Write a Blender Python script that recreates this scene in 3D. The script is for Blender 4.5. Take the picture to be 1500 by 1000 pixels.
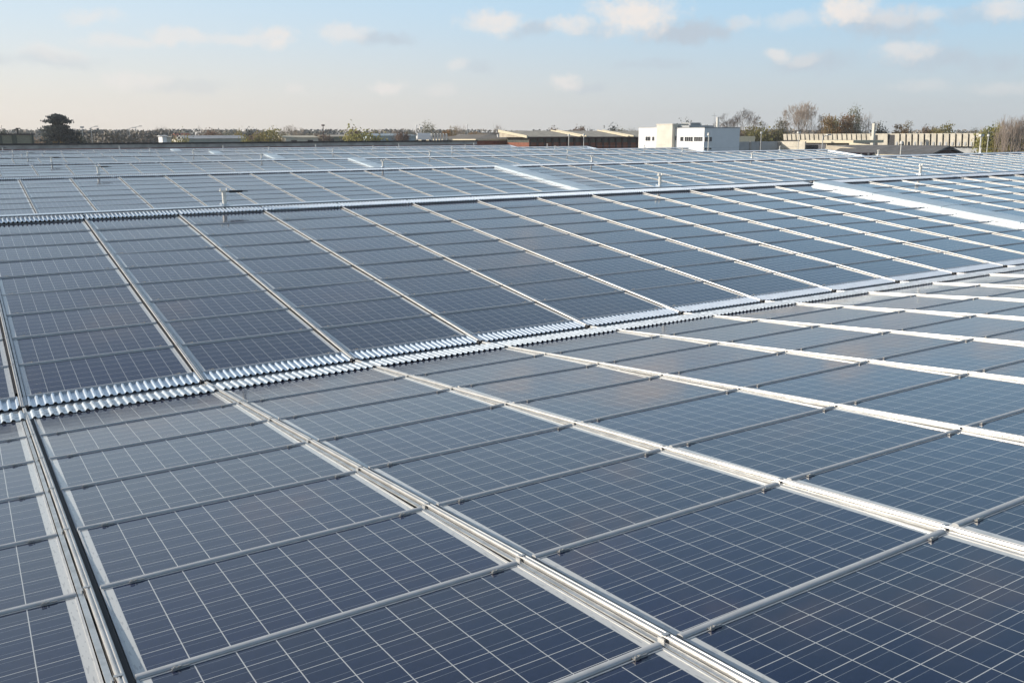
import bpy, math, random
from mathutils import Vector, Matrix
import numpy as np

S = bpy.context.scene
COL = S.collection
for o in list(bpy.data.objects):
    bpy.data.objects.remove(o)

# ------------------------------------------------------------------ camera
CAM = Vector((-0.2776, -9.6386, 2.638))
YAW, PITCH, ROLL = 0.5573, -0.2311, -0.0042
FOC = 1281.95 / 1500.0            # focal length in picture widths
_f = Vector((math.sin(YAW) * math.cos(PITCH), math.cos(YAW) * math.cos(PITCH), math.sin(PITCH)))
_r0 = Vector((math.cos(YAW), -math.sin(YAW), 0))
_u0 = _r0.cross(_f)
_r = math.cos(ROLL) * _r0 + math.sin(ROLL) * _u0
_u = -math.sin(ROLL) * _r0 + math.cos(ROLL) * _u0
cd = bpy.data.cameras.new('camera')
cam = bpy.data.objects.new('camera', cd)
COL.objects.link(cam)
cd.sensor_width = 36
cd.lens = 36 * FOC
cd.clip_start = 0.05
cd.clip_end = 6000
M = Matrix(((_r.x, _u.x, -_f.x, CAM.x), (_r.y, _u.y, -_f.y, CAM.y), (_r.z, _u.z, -_f.z, CAM.z), (0, 0, 0, 1)))
cam.matrix_world = M
S.camera = cam

# ------------------------------------------------------------------ light
SUN_AZ, SUN_EL = math.radians(-56), math.radians(17)     # azimuth from +Y towards +X
sd = bpy.data.lights.new('sun', 'SUN')
sd.energy = 4.2
sd.angle = math.radians(0.6)
sd.color = (1.0, 0.915, 0.80)
sun = bpy.data.objects.new('sun', sd)
COL.objects.link(sun)
sv = Vector((math.sin(SUN_AZ) * math.cos(SUN_EL), math.cos(SUN_AZ) * math.cos(SUN_EL), math.sin(SUN_EL)))
sun.rotation_euler = sv.to_track_quat('Z', 'Y').to_euler()
S.view_settings.view_transform = 'Standard'
S.view_settings.look = 'None'
S.view_settings.exposure = 0.4
S.view_settings.gamma = 1

W = bpy.data.worlds.new('World')
S.world = W
W.use_nodes = True
wn = W.node_tree
wl = wn.links.new
BG = wn.nodes['Background']
SKY_STRENGTH = 0.106


def mth(nt, op, a, b=None, c=None, clamp=False):
    n = nt.nodes.new('ShaderNodeMath')
    n.operation = op
    n.use_clamp = clamp
    for i, v in enumerate((a, b, c)):
        if v is None:
            continue
        if isinstance(v, (int, float)):
            n.inputs[i].default_value = v
        else:
            nt.links.new(v, n.inputs[i])
    return n.outputs[0]


def smooth(nt, v, a, b, lo=0.0, hi=1.0):
    n = nt.nodes.new('ShaderNodeMapRange')
    n.interpolation_type = 'SMOOTHSTEP'
    nt.links.new(v, n.inputs[0])
    for i, x in enumerate((a, b, lo, hi)):
        if isinstance(x, (int, float)):
            n.inputs[1 + i].default_value = x
        else:
            nt.links.new(x, n.inputs[1 + i])
    return n.outputs[0]


def mixc(nt, f, a, b, mode='MIX'):
    n = nt.nodes.new('ShaderNodeMix')
    n.data_type = 'RGBA'
    n.blend_type = mode
    if isinstance(f, (int, float)):
        n.inputs[0].default_value = f
    else:
        nt.links.new(f, n.inputs[0])
    for i, v in ((6, a), (7, b)):
        if isinstance(v, (tuple, list)):
            n.inputs[i].default_value = (*v[:3], 1)
        else:
            nt.links.new(v, n.inputs[i])
    return n.outputs[2]


def vmath(nt, op, a, b=None):
    n = nt.nodes.new('ShaderNodeVectorMath')
    n.operation = op
    for i, v in enumerate((a, b)):
        if v is None:
            continue
        if isinstance(v, (tuple, list)):
            n.inputs[i].default_value = v
        else:
            nt.links.new(v, n.inputs[i])
    return n.outputs['Value'] if op in ('LENGTH', 'DOT_PRODUCT') else n.outputs[0]


def noise(nt, vec, scale, detail=4, rough=0.55, color=False):
    n = nt.nodes.new('ShaderNodeTexNoise')
    n.inputs['Scale'].default_value = scale
    n.inputs['Detail'].default_value = detail
    n.inputs['Roughness'].default_value = rough
    if vec is not None:
        nt.links.new(vec, n.inputs['Vector'])
    return n.outputs['Color' if color else 'Fac']


def make_sky():
    nt = wn
    sk = nt.nodes.new('ShaderNodeTexSky')
    sk.sky_type = 'NISHITA'
    sk.sun_disc = False
    sk.sun_elevation = SUN_EL
    sk.sun_rotation = SUN_AZ
    sk.altitude = 0
    sk.air_density = 1.0
    sk.dust_density = 1.6
    sk.ozone_density = 1.6
    tc = nt.nodes.new('ShaderNodeTexCoord').outputs['Generated']
    sp = nt.nodes.new('ShaderNodeSeparateXYZ')
    wl(tc, sp.inputs[0])
    az = mth(nt, 'ARCTAN2', sp.outputs[0], sp.outputs[1])
    el = mth(nt, 'ARCSINE', sp.outputs[2])
    cb = nt.nodes.new('ShaderNodeCombineXYZ')
    wl(az, cb.inputs[0])
    wl(el, cb.inputs[1])
    p = cb.outputs[0]
    # pale autumn air low over the horizon, warmer towards the sun
    side = smooth(nt, az, 0.0, 1.15)
    air = mixc(nt, side, (6.6, 6.05, 5.5), (4.6, 4.95, 5.25))
    high = mixc(nt, side, (4.8, 6.0, 7.0), (3.1, 5.1, 6.9))
    lowf = smooth(nt, el, 0.16, -0.005, 0.0, 1.0)
    base = mixc(nt, lowf, high, air)
    upf = smooth(nt, el, 0.12, 0.75)
    base = mixc(nt, upf, base, sk.outputs[0])
    base = mixc(nt, 0.82, sk.outputs[0], base)
    # clouds, at their own directions in the sky
    nz = noise(nt, p, 16, 7, 0.62, True)
    nzc = vmath(nt, 'SUBTRACT', nz, (0.5, 0.5, 0.5))
    q = vmath(nt, 'ADD', p, vmath(nt, 'MULTIPLY', nzc, (0.05, 0.03, 0)))

    def ang(px, py):
        d = _f + (px - 750) / 1500 / FOC * _r - (py - 500) / 1500 / FOC * _u
        d.normalize()
        return math.atan2(d.x, d.y), math.asin(d.z)

    def field(puffs):
        acc = None
        for (px, py, rx, ry, k) in puffs:
            a, e = ang(px, py)
            d = vmath(nt, 'LENGTH', vmath(nt, 'MULTIPLY', vmath(nt, 'SUBTRACT', q, (a, e, 0)),
                                          (1500 * FOC / rx, 1500 * FOC / ry, 0)))
            d = mth(nt, 'ADD', d, edge_)
            m = smooth(nt, d, 1.36, 0.30, 0.0, k)
            acc = m if acc is None else mth(nt, 'MAXIMUM', acc, m)
        return acc
    edge_ = mth(nt, 'MULTIPLY', mth(nt, 'SUBTRACT', noise(nt, p, 55, 6, 0.65), 0.5), 1.7)
    grey = field([(1010, 46, 75, 16, .85), (1295, 38, 62, 22, .85), (555, 56, 45, 9, .6), (785, 46, 30, 10, .6),
                  (1190, 94, 55, 13, .6), (1370, 90, 60, 14, .6), (860, 128, 30, 8, .4), (60, 88, 70, 10, .35),
                  (700, 100, 22, 9, .35), (1450, 92, 40, 12, .5), (960, 96, 60, 8, .35), (880, 46, 40, 10, .3),
                  (280, 128, 60, 8, .25), (1440, 20, 60, 14, .4)])
    white = field([(930, 20, 60, 26, 1.0), (1245, 14, 38, 24, 1.0), (1300, 25, 40, 14, .5), (725, 32, 44, 16, .85),
                   (845, 38, 36, 13, .8), (402, 52, 30, 18, .85), (345, 56, 60, 10, .55), (255, 56, 44, 13, .65),
                   (180, 62, 50, 9, .5), (505, 47, 36, 13, .6), (130, 22, 34, 10, .5), (572, 125, 24, 10, .7),
                   (828, 122, 24, 11, .75), (180, 118, 22, 11, .5), (225, 120, 28, 8, .45), (436, 130, 14, 10, .4),
                   (668, 93, 18, 10, .45), (1140, 83, 17, 9, .65), (1180, 88, 26, 9, .4), (1322, 80, 36, 13, .6),
                   (1090, 32, 22, 10, .4), (1165, 30, 38, 10, .4), (1350, 20, 32, 11, .5), (1478, 8, 36, 14, .7),
                   (70, 78, 46, 11, .4), (1345, 130, 40, 9, .25), (1470, 128, 40, 9, .3), (640, 130, 25, 10, .3)])
    body = noise(nt, p, 42, 5, 0.6)
    grey = mth(nt, 'MULTIPLY', grey, smooth(nt, body, 0.2, 0.6, 0.45, 1.0))
    white = mth(nt, 'MULTIPLY', white, smooth(nt, body, 0.2, 0.6, 0.55, 1.0))
    c = mixc(nt, grey, base, (3.75, 4.2, 4.75))
    c = mixc(nt, white, c, (6.3, 5.95, 5.7))
    # broken cloud higher up, above the picture, seen again in the glass
    mp = vmath(nt, 'MULTIPLY', p, (1.0, 2.6, 1.0))
    hi = noise(nt, mp, 5.5, 6, 0.6)
    hi = mth(nt, 'MULTIPLY', smooth(nt, hi, 0.53, 0.72), smooth(nt, el, 0.145, 0.22))
    hi = mth(nt, 'MULTIPLY', hi, smooth(nt, el, 0.9, 0.4, 0.3, 0.75))
    c = mixc(nt, hi, c, (5.6, 5.55, 5.6))
    wl(c, BG.inputs[0])
    BG.inputs[1].default_value = SKY_STRENGTH


make_sky()

# ------------------------------------------------------------------ materials


def mat(name, color, rough=0.7, metal=0.0, var=0.0, vscale=3.0, var_col=None, bump=0.0, bscale=20.0, spec=0.5, objvar=0.0):
    m = bpy.data.materials.new(name)
    m.use_nodes = True
    nt = m.node_tree
    b = nt.nodes['Principled BSDF']
    b.inputs['Roughness'].default_value = rough
    b.inputs['Metallic'].default_value = metal
    b.inputs['Specular IOR Level'].default_value = spec
    tc = nt.nodes.new('ShaderNodeTexCoord').outputs['Object']
    if var > 0 or var_col is not None:
        n = noise(nt, tc, vscale, 6, 0.62)
        f = smooth(nt, n, 0.36, 0.66)
        other = var_col if var_col is not None else tuple(x * (1 - var) for x in color)
        col = mixc(nt, f, color, other)
    else:
        col = None
    if objvar > 0:
        oi = nt.nodes.new('ShaderNodeObjectInfo').outputs['Random']
        hs = nt.nodes.new('ShaderNodeHueSaturation')
        nt.links.new(mth(nt, 'ADD', mth(nt, 'MULTIPLY', oi, 0.05 * objvar), 0.5 - 0.025 * objvar), hs.inputs['Hue'])
        nt.links.new(mth(nt, 'ADD', mth(nt, 'MULTIPLY', oi, 0.5 * objvar), 1 - 0.25 * objvar), hs.inputs['Value'])
        if col is None:
            hs.inputs['Color'].default_value = (*color, 1)
        else:
            nt.links.new(col, hs.inputs['Color'])
        col = hs.outputs[0]
    if col is None:
        b.inputs['Base Color'].default_value = (*color, 1)
    else:
        nt.links.new(col, b.inputs['Base Color'])
    if bump > 0:
        bn = nt.nodes.new('ShaderNodeBump')
        bn.inputs['Strength'].default_value = bump
        bn.inputs['Distance'].default_value = 0.02
        nt.links.new(noise(nt, tc, bscale, 4), bn.inputs['Height'])
        nt.links.new(bn.outputs[0], b.inputs['Normal'])
    return m


def glass_mat():
    """Polycrystalline module under glass: 10 x 6 cells, bus bars, white margin; UV in metres."""
    m = bpy.data.materials.new('module_glass')
    m.use_nodes = True
    nt = m.node_tree
    b = nt.nodes['Principled BSDF']
    uv = nt.nodes.new('ShaderNodeUVMap')
    uv.uv_map = 'UVMap'
    sp = nt.nodes.new('ShaderNodeSeparateXYZ')
    nt.links.new(uv.outputs[0], sp.inputs[0])
    u, v = sp.outputs[0], sp.outputs[1]
    cu = mth(nt, 'DIVIDE', mth(nt, 'SUBTRACT', u, 0.0475), 0.156)
    cv = mth(nt, 'DIVIDE', mth(nt, 'SUBTRACT', v, 0.028), 0.156)
    fu = mth(nt, 'FRACT', cu)
    fv = mth(nt, 'FRACT', cv)
    gu = mth(nt, 'GREATER_THAN', mth(nt, 'ABSOLUTE', mth(nt, 'SUBTRACT', fu, 0.5)), 0.4865)
    gv = mth(nt, 'GREATER_THAN', mth(nt, 'ABSOLUTE', mth(nt, 'SUBTRACT', fv, 0.5)), 0.4885)
    gap = mth(nt, 'MAXIMUM', gu, gv)
    b1 = mth(nt, 'LESS_THAN', mth(nt, 'ABSOLUTE', mth(nt, 'SUBTRACT', mth(nt, 'ABSOLUTE', mth(nt, 'SUBTRACT', fv, 0.5)), 0.25)), 0.0075)
    ou = mth(nt, 'GREATER_THAN', mth(nt, 'ABSOLUTE', mth(nt, 'SUBTRACT', u, 0.8275)), 0.781)
    ov = mth(nt, 'GREATER_THAN', mth(nt, 'ABSOLUTE', mth(nt, 'SUBTRACT', v, 0.496)), 0.4815)
    out = mth(nt, 'MAXIMUM', ou, ov)
    oi = nt.nodes.new('ShaderNodeObjectInfo').outputs['Random']
    geo = nt.nodes.new('ShaderNodeNewGeometry').outputs['Position']
    idc = nt.nodes.new('ShaderNodeCombineXYZ')
    nt.links.new(mth(nt, 'FLOOR', cu), idc.inputs[0])
    nt.links.new(mth(nt, 'FLOOR', cv), idc.inputs[1])
    nt.links.new(mth(nt, 'MULTIPLY', oi, 97.0), idc.inputs[2])
    wnz = nt.nodes.new('ShaderNodeTexWhiteNoise')
    nt.links.new(idc.outputs[0], wnz.inputs['Vector'])
    cell = mixc(nt, wnz.outputs['Value'], (0.0025, 0.011, 0.050), (0.006, 0.0125, 0.042))
    vor = nt.nodes.new('ShaderNodeTexVoronoi')
    vor.inputs['Scale'].default_value = 55
    nt.links.new(uv.outputs[0], vor.inputs['Vector'])
    cell = mixc(nt, 0.45, cell, mixc(nt, vor.outputs['Color'], (0.002, 0.006, 0.028), (0.015, 0.022, 0.062)))
    pan = mixc(nt, oi, (0.8, 0.95, 1.2), (1.0, 1.05, 1.05))
    cell = mixc(nt, 1.0, cell, pan, 'MULTIPLY')
    big = noise(nt, geo, 0.35, 3)
    cell = mixc(nt, smooth(nt, big, 0.45, 0.75, 0.0, 0.2), cell, (0.014, 0.017, 0.030))
    c = mixc(nt, b1, cell, (0.17, 0.185, 0.21))
    c = mixc(nt, gap, c, (0.52, 0.52, 0.50))
    # printed marks on the white margin
    mk = nt.nodes.new('ShaderNodeTexNoise')
    mk.inputs['Scale'].default_value = 1.0
    mk.inputs['Detail'].default_value = 1
    mv = vmath(nt, 'MULTIPLY', uv.outputs[0], (90, 16, 1))
    nt.links.new(mv, mk.inputs['Vector'])
    mark = smooth(nt, mk.outputs[0], 0.60, 0.64, 0.0, 0.4)
    c = mixc(nt, out, c, mixc(nt, mark, (0.58, 0.575, 0.545), (0.22, 0.22, 0.23)))
    # thin dust, heavier towards the lower edge
    du = noise(nt, geo, 2.2, 6, 0.7)
    dust = smooth(nt, du, 0.35, 0.75, 0.001, 0.012)
    c = mixc(nt, dust, c, (0.34, 0.32, 0.29))
    # a few dried splashes and dirt along the lower edge
    sv_ = nt.nodes.new('ShaderNodeTexVoronoi')
    sv_.inputs['Scale'].default_value = 1.15
    wob = vmath(nt, 'ADD', geo, vmath(nt, 'MULTIPLY', noise(nt, geo, 26, 3, 0.6, True), (0.05, 0.05, 0.0)))
    nt.links.new(wob, sv_.inputs['Vector'])
    spl = mth(nt, 'MULTIPLY', smooth(nt, sv_.outputs['Distance'], 0.022, 0.010), mth(nt, 'GREATER_THAN', noise(nt, geo, 0.9, 1), 0.52))
    c = mixc(nt, mth(nt, 'MULTIPLY', spl, 0.6), c, (0.5, 0.5, 0.46))
    low_ = mth(nt, 'MULTIPLY', smooth(nt, v, 0.085, 0.02), smooth(nt, noise(nt, geo, 9, 5, 0.7), 0.4, 0.7, 0.0, 0.10))
    c = mixc(nt, low_, c, (0.36, 0.33, 0.28))
    nt.links.new(c, b.inputs['Base Color'])
    b.inputs['IOR'].default_value = 1.52
    b.inputs['Sheen Weight'].default_value = 0.03
    b.inputs['Sheen Roughness'].default_value = 0.35
    b.inputs['Sheen Tint'].default_value = (0.80, 0.78, 0.76, 1)
    rg = smooth(nt, du, 0.3, 0.8, 0.055, 0.12)
    nt.links.new(rg, b.inputs['Roughness'])
    bn = nt.nodes.new('ShaderNodeBump')
    bn.inputs['Strength'].default_value = 0.035
    bn.inputs['Distance'].default_value = 0.05
    nt.links.new(noise(nt, geo, 1.6, 2), bn.inputs['Height'])
    nt.links.new(bn.outputs[0], b.inputs['Normal'])
    return m


GLASS = glass_mat()
ALU = mat('anodised_aluminium', (0.62, 0.62, 0.60), 0.38, 0.75, var=0.25, vscale=9)
ALU_SIDE = mat('frame_aluminium', (0.60, 0.60, 0.585), 0.5, 0.12, var=0.15, vscale=14)
BARM = mat('edge_bar_aluminium', (0.50, 0.505, 0.50), 0.5, 0.1, var=0.12, vscale=10)
RAIL = mat('rail_aluminium', (0.52, 0.515, 0.50), 0.36, 0.55, var=0.18, vscale=5)
GALV = mat('galvanised_sheet', (0.70, 0.77, 0.84), 0.30, 0.58, var=0.14, vscale=6, bump=0.04, bscale=60)
GALV_REFLECT = mat('weathered_sheet_mottled_reflection', (0.66, 0.71, 0.75), 0.36, 0.55, var=0.3, vscale=14, bump=0.05, bscale=60)  # reflections of darker things put into the colour as extra mottling
STEEL = mat('stainless_clamp', (0.42, 0.41, 0.39), 0.45, 0.7)
RUBBER = mat('black_rubber', (0.018, 0.018, 0.02), 0.7)
DECK = mat('dark_roof_membrane', (0.035, 0.035, 0.038), 0.85, var=0.4, vscale=2)
GUTTER = mat('gutter_metal', (0.33, 0.35, 0.36), 0.5, 0.5, var=0.4, vscale=3)
POSTM = mat('painted_post_metal', (0.76, 0.73, 0.66), 0.5, 0.05, var=0.3, vscale=20)
POLY = mat('white_polycarbonate', (0.58, 0.66, 0.70), 0.32, 0.0, var=0.15, vscale=2)
CONC = mat('grey_concrete', (0.46, 0.43, 0.39), 0.9, var=0.35, vscale=0.8, bump=0.2)
REDDISH = mat('reddish_flashing', (0.27, 0.11, 0.10), 0.7, var=0.4, vscale=1.5)
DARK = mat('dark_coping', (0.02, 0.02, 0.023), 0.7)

# ------------------------------------------------------------------ mesh helpers


class MB:
    def __init__(self):
        self.v = []
        self.f = []
        self.m = []
        self.uv = {}

    def face(self, pts, mi=0, uv=None):
        n = len(self.v)
        self.v += [tuple(p) for p in pts]
        if uv is not None:
            self.uv[len(self.f)] = uv
        self.f.append(tuple(range(n, n + len(pts))))
        self.m.append(mi)

    def box(self, x0, x1, y0, y1, z0, z1, mi=0):
        n = len(self.v)
        self.v += [(x0, y0, z0), (x1, y0, z0), (x1, y1, z0), (x0, y1, z0), (x0, y0, z1), (x1, y0, z1), (x1, y1, z1), (x0, y1, z1)]
        for f in ((0, 3, 2, 1), (4, 5, 6, 7), (0, 1, 5, 4), (1, 2, 6, 5), (2, 3, 7, 6), (3, 0, 4, 7)):
            self.f.append(tuple(n + i for i in f))
            self.m.append(mi)

    def prism(self, prof, a0, a1, axis='y', mi=0, cap=True):
        """closed profile (list of 2-tuples, counter-clockwise) swept along an axis"""
        n = len(self.v)
        k = len(prof)
        for a in (a0, a1):
            for (s, t) in prof:
                self.v.append((s, a, t) if axis == 'y' else ((a, s, t) if axis == 'x' else (s, t, a)))
        for i in range(k):
            j = (i + 1) % k
            self.f.append((n + i, n + j, n + k + j, n + k + i))
            self.m.append(mi)
        if cap:
            self.f.append(tuple(n + i for i in range(k - 1, -1, -1)))
            self.f.append(tuple(n + k + i for i in range(k)))
            self.m += [mi, mi]

    def tube(self, p0, p1, r0, r1=None, seg=6, mi=0, cap=True):
        r1 = r0 if r1 is None else r1
        p0 = Vector(p0)
        p1 = Vector(p1)
        d = p1 - p0
        if d.length < 1e-6:
            return
        d.normalize()
        a = d.orthogonal().normalized()
        b = d.cross(a)
        n = len(self.v)
        for p, r in ((p0, r0), (p1, r1)):
            for i in range(seg):
                t = 2 * math.pi * i / seg
                q = p + r * (math.cos(t) * a + math.sin(t) * b)
                self.v.append(tuple(q))
        for i in range(seg):
            j = (i + 1) % seg
            self.f.append((n + i, n + j, n + seg + j, n + seg + i))
            self.m.append(mi)
        if cap:
            self.f.append(tuple(n + i for i in range(seg - 1, -1, -1)))
            self.f.append(tuple(n + seg + i for i in range(seg)))
            self.m += [mi, mi]

    def mesh(self, name, mats, smooth_=False):
        me = bpy.data.meshes.new(name)
        me.from_pydata(self.v, [], self.f)
        if not isinstance(mats, (list, tuple)):
            mats = [mats]
        for x in mats:
            me.materials.append(x)
        if len(mats) > 1:
            me.polygons.foreach_set('material_index', self.m)
        if self.uv:
            ul = me.uv_layers.new(name='UVMap')
            for fi, uvs in self.uv.items():
                for li, t in zip(me.polygons[fi].loop_indices, uvs):
                    ul.data[li].uv = t
        if smooth_:
            me.polygons.foreach_set('use_smooth', [True] * len(me.polygons))
        me.update()
        return me

    def build(self, name, mats, parent=None, smooth_=False):
        return link(name, self.mesh(name, mats, smooth_), parent)


def link(name, me, parent=None):
    o = bpy.data.objects.new(name, me)
    COL.objects.link(o)
    if parent is not None:
        o.parent = parent
    return o


def empty(name, loc, rot=(0, 0, 0)):
    o = bpy.data.objects.new(name, None)
    o.empty_display_size = 0.2
    COL.objects.link(o)
    o.location = loc
    o.rotation_euler = rot
    return o


def tag(o, label=None, cat=None, group=None, kind=None):
    if label:
        o['label'] = label
    if cat:
        o['category'] = cat
    if group:
        o['group'] = group
    if kind:
        o['kind'] = kind
    return o


def copy_tree(o, parent=None):
    c = o.copy()
    COL.objects.link(c)
    if parent is not None:
        c.parent = parent
    for ch in list(o.children):
        copy_tree(ch, c)
    return c


ORD = ['zeroth', 'first', 'second', 'third', 'fourth', 'fifth', 'sixth', 'seventh', 'eighth', 'ninth', 'tenth', 'eleventh',
       'twelfth', 'thirteenth', 'fourteenth', 'fifteenth', 'sixteenth', 'seventeenth', 'eighteenth', 'nineteenth', 'twentieth']


def nth(n):
    if n <= 20:
        return ORD[n]
    tens = {2: 'twenty', 3: 'thirty', 4: 'forty'}
    ten_o = {2: 'twentieth', 3: 'thirtieth', 4: 'fortieth'}
    t, r = divmod(n, 10)
    return ten_o[t] if r == 0 else tens[t] + '-' + ORD[r]


def ray(px, py):
    return _f + (px - 750) / 1500 / FOC * _r - (py - 500) / 1500 / FOC * _u


def on_x(px, x, py=200):
    """y on the vertical plane x = const seen in direction px"""
    d = ray(px, py)
    return CAM.y + (x - CAM.x) * d.y / d.x


def on_y(px, y, py=200):
    d = ray(px, py)
    return CAM.x + (y - CAM.y) * d.x / d.y


def zat(px, py, x, y):
    """height above point (x, y) seen at picture row py"""
    d = ray(px, py)
    return CAM.z + math.hypot(x - CAM.x, y - CAM.y) * d.z / math.hypot(d.x, d.y)


def at(px, dist, py=200):
    d = ray(px, py)
    h = math.hypot(d.x, d.y)
    return CAM.x + dist * d.x / h, CAM.y + dist * d.y / h


def zd(py, dist, px=750):
    d = ray(px, py)
    return CAM.z + dist * d.z / math.hypot(d.x, d.y)


# ------------------------------------------------------------------ setting: ground
GZ = -8.5
rnd = random.Random(7)
mb = MB()
mb.face([(-520, -480, GZ), (960, -480, GZ), (960, 960, GZ), (-520, 960, GZ)])
GROUND = mat('autumn_grass_ground', (0.075, 0.085, 0.04), 0.95, var_col=(0.13, 0.11, 0.075), vscale=0.03)
tag(mb.build('ground', GROUND), kind='structure')
mb = MB()
mb.face([(-40, -60, GZ + .004), (175, -60, GZ + .004), (175, 160, GZ + .004), (-40, 160, GZ + .004)])
tag(mb.build('yard_asphalt', mat('asphalt', (0.055, 0.055, 0.056), 0.9, var=0.3, vscale=0.4)), kind='structure')

# ------------------------------------------------------------------ the factory roof
CW = 1.7545                       # column pitch
HALF = 9.875                      # valley to ridge
SF, SN = 0.1144, 0.1069           # slope angles: rising slopes seen, nearest falling slope
RZ = HALF * math.tan(SF)
NR = 6                            # ridges in front of the camera
SKY_C = 13                        # the rooflight sits after this column line
SKY_W = 1.03
YEND = NR * 2 * HALF
NCOL_R = 28


def line_x(c):
    """x of panel column line c; the rooflight pushes the lines right of it"""
    return c * CW if c <= SKY_C else c * CW + SKY_W


CMAX = SKY_C + NCOL_R
XEND = line_x(CMAX) + 0.25
X0 = -12.0
DROP = 0.115

wh = empty('factory_building', ((X0 + XEND) / 2, YEND / 2, GZ))
tag(wh, 'low factory hall whose ridged roof carries rows of solar panels', 'building')
OFF = Vector((-(X0 + XEND) / 2, -YEND / 2, -GZ))


def off(m_):
    m_.v = [(a + OFF.x, b + OFF.y, c + OFF.z) for a, b, c in m_.v]
    return m_


prof = [(-2 * HALF - 0.3, -DROP), (-HALF, HALF * math.tan(SN) - DROP), (0, -DROP)]
for k in range(NR):
    prof += [(2 * HALF * k + HALF, RZ - DROP), (2 * HALF * (k + 1), -DROP)]
low = [(prof[-1][0], -0.6), (prof[0][0], -0.6)]
mb = MB()
mb.prism(list(reversed(prof + low)), X0, XEND - 0.12, axis='x')
off(mb).build('roof_deck', DECK, wh)
mb = MB()
mb.box(X0 + .3, XEND - 0.4, -2 * HALF, YEND, GZ, -0.605)
off(mb).build('wall', CONC, wh)
# light grey verge flashing along the gable ends at the right
for k in range(NR + 1):
    m2 = MB()
    yv, zr = 2 * HALF * (k - 1) + HALF, (RZ if k else HALF * math.tan(SN))
    for (ya, za, yb, zb) in ((yv - HALF, 0, yv, zr), (yv, zr, yv + HALF, 0)):
        m2.face([(XEND - .32, ya, za + .05), (XEND, ya, za + .05), (XEND, yb, zb + .05), (XEND - .32, yb, zb + .05)])
        m2.face([(XEND - .32, ya, za - .2), (XEND - .32, ya, za + .05), (XEND - .32, yb, zb + .05), (XEND - .32, yb, zb - .2)])
        m2.face([(XEND, ya, za + .05), (XEND, ya, za - .62), (XEND, yb, zb - .62), (XEND, yb, zb + .05)])
    off(m2).build('verge_flashing', GALV, wh)
# parapet wall along the far valley
pp = empty('parapet_wall', ((X0 + XEND) / 2, YEND + 0.6, -0.2))
tag(pp, 'long grey concrete parapet with dark coping along the far roof edge', 'wall')
po = Vector(((X0 + XEND) / 2, YEND + 0.6, -0.2))
xs = X0
pz = 1.67
m_c, m_r, m_d = MB(), MB(), MB()
PANL = 4.9
while xs < XEND - .5:
    xe = min(xs + PANL, XEND)
    m_c.box(xs - po.x, xe - .06 - po.x, -.22, .1, 1.16 - po.z, pz - po.z)
    xs += PANL
m_c.box(X0 - po.x, XEND - po.x, -.18, .06, -.4 - po.z, pz - .02 - po.z)
m_r.box(X0 - po.x, XEND - po.x, -.42, -.225, -0.4 - po.z, 1.20 - po.z)
m_d.box(X0 - po.x, XEND + .1 - po.x, -.30, .2, pz - po.z + .002, pz + .22 - po.z)
m_c.build('concrete_panel', CONC, pp)
m_r.build('base_flashing', REDDISH, pp)
m_d.build('coping', DARK, pp)


# ------------------------------------------------------------------ solar panels
PW, PH, FD = 1.655, 0.992, 0.038
STEP, STEP_N = 0.009, 0.013      # rise at each joint on rising / falling slopes
BAR_H = 0.009


def panel_meshes():
    """module; local -y is the lower edge, which carries a raised rounded bar"""
    g = MB()
    g.face([(-PW / 2 + .009, -PH / 2 + .009, 0), (PW / 2 - .009, -PH / 2 + .009, 0), (PW / 2 - .009, PH / 2 - .009, 0), (-PW / 2 + .009, PH / 2 - .009, 0)],
           uv=[(.009, .009), (PW - .009, .009), (PW - .009, PH - .009), (.009, PH - .009)])
    f = MB()
    h = .0035
    lw = .0105
    for (x0, x1, y0, y1) in ((-PW / 2, PW / 2, -PH / 2, -PH / 2 + lw), (-PW / 2, PW / 2, PH / 2 - lw, PH / 2),
                             (-PW / 2, -PW / 2 + lw, -PH / 2 + lw + .0003, PH / 2 - lw - .0003), (PW / 2 - lw, PW / 2, -PH / 2 + lw + .0003, PH / 2 - lw - .0003)):
        f.box(x0, x1, y0, y1, -FD, h)
    def edge(BAR_H, run):
        e = MB()
        y0, y1 = -PH / 2 - .008, -PH / 2 + run
        pr = [(y0, -.034), (y0 + .004, -.034), (y1, .0036)]
        for t in range(1, 8):
            a_ = math.pi * t / 8
            pr.append((y0 + .004 + (y1 - y0 - .004) * (.5 + .5 * math.cos(a_)), .0036 + (BAR_H - .0036) * math.sin(a_) ** .7))
        pr.append((y0, .002))
        e.prism(pr, -PW / 2 + .002, PW / 2 - .002, axis='x')
        if run > .028:
            e.box(-PW / 2 + .012, PW / 2 - .012, y1 + .0045, y1 + .0105, -.001, .0032, 1)
            return e.mesh('edge_bar', [BARM, ALU_SIDE])
        return e.mesh('edge_bar', BARM)
    c = MB()
    c.box(-.014, .014, -.024, .008, .004, .010)
    c.box(-.012, .012, -.027, -.020, .0, .016)
    c.tube((0, -.014, .008), (0, -.014, .019), .006, seg=6)
    c.box(.017, .028, -.020, -.006, .002, .015)
    c.box(.030, .066, -.018, -.010, .002, .009)
    return g.mesh('glass', GLASS), f.mesh('frame', ALU_SIDE), edge(BAR_H, .024), edge(.0145, .031), c.mesh('clamp', STEEL)


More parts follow.
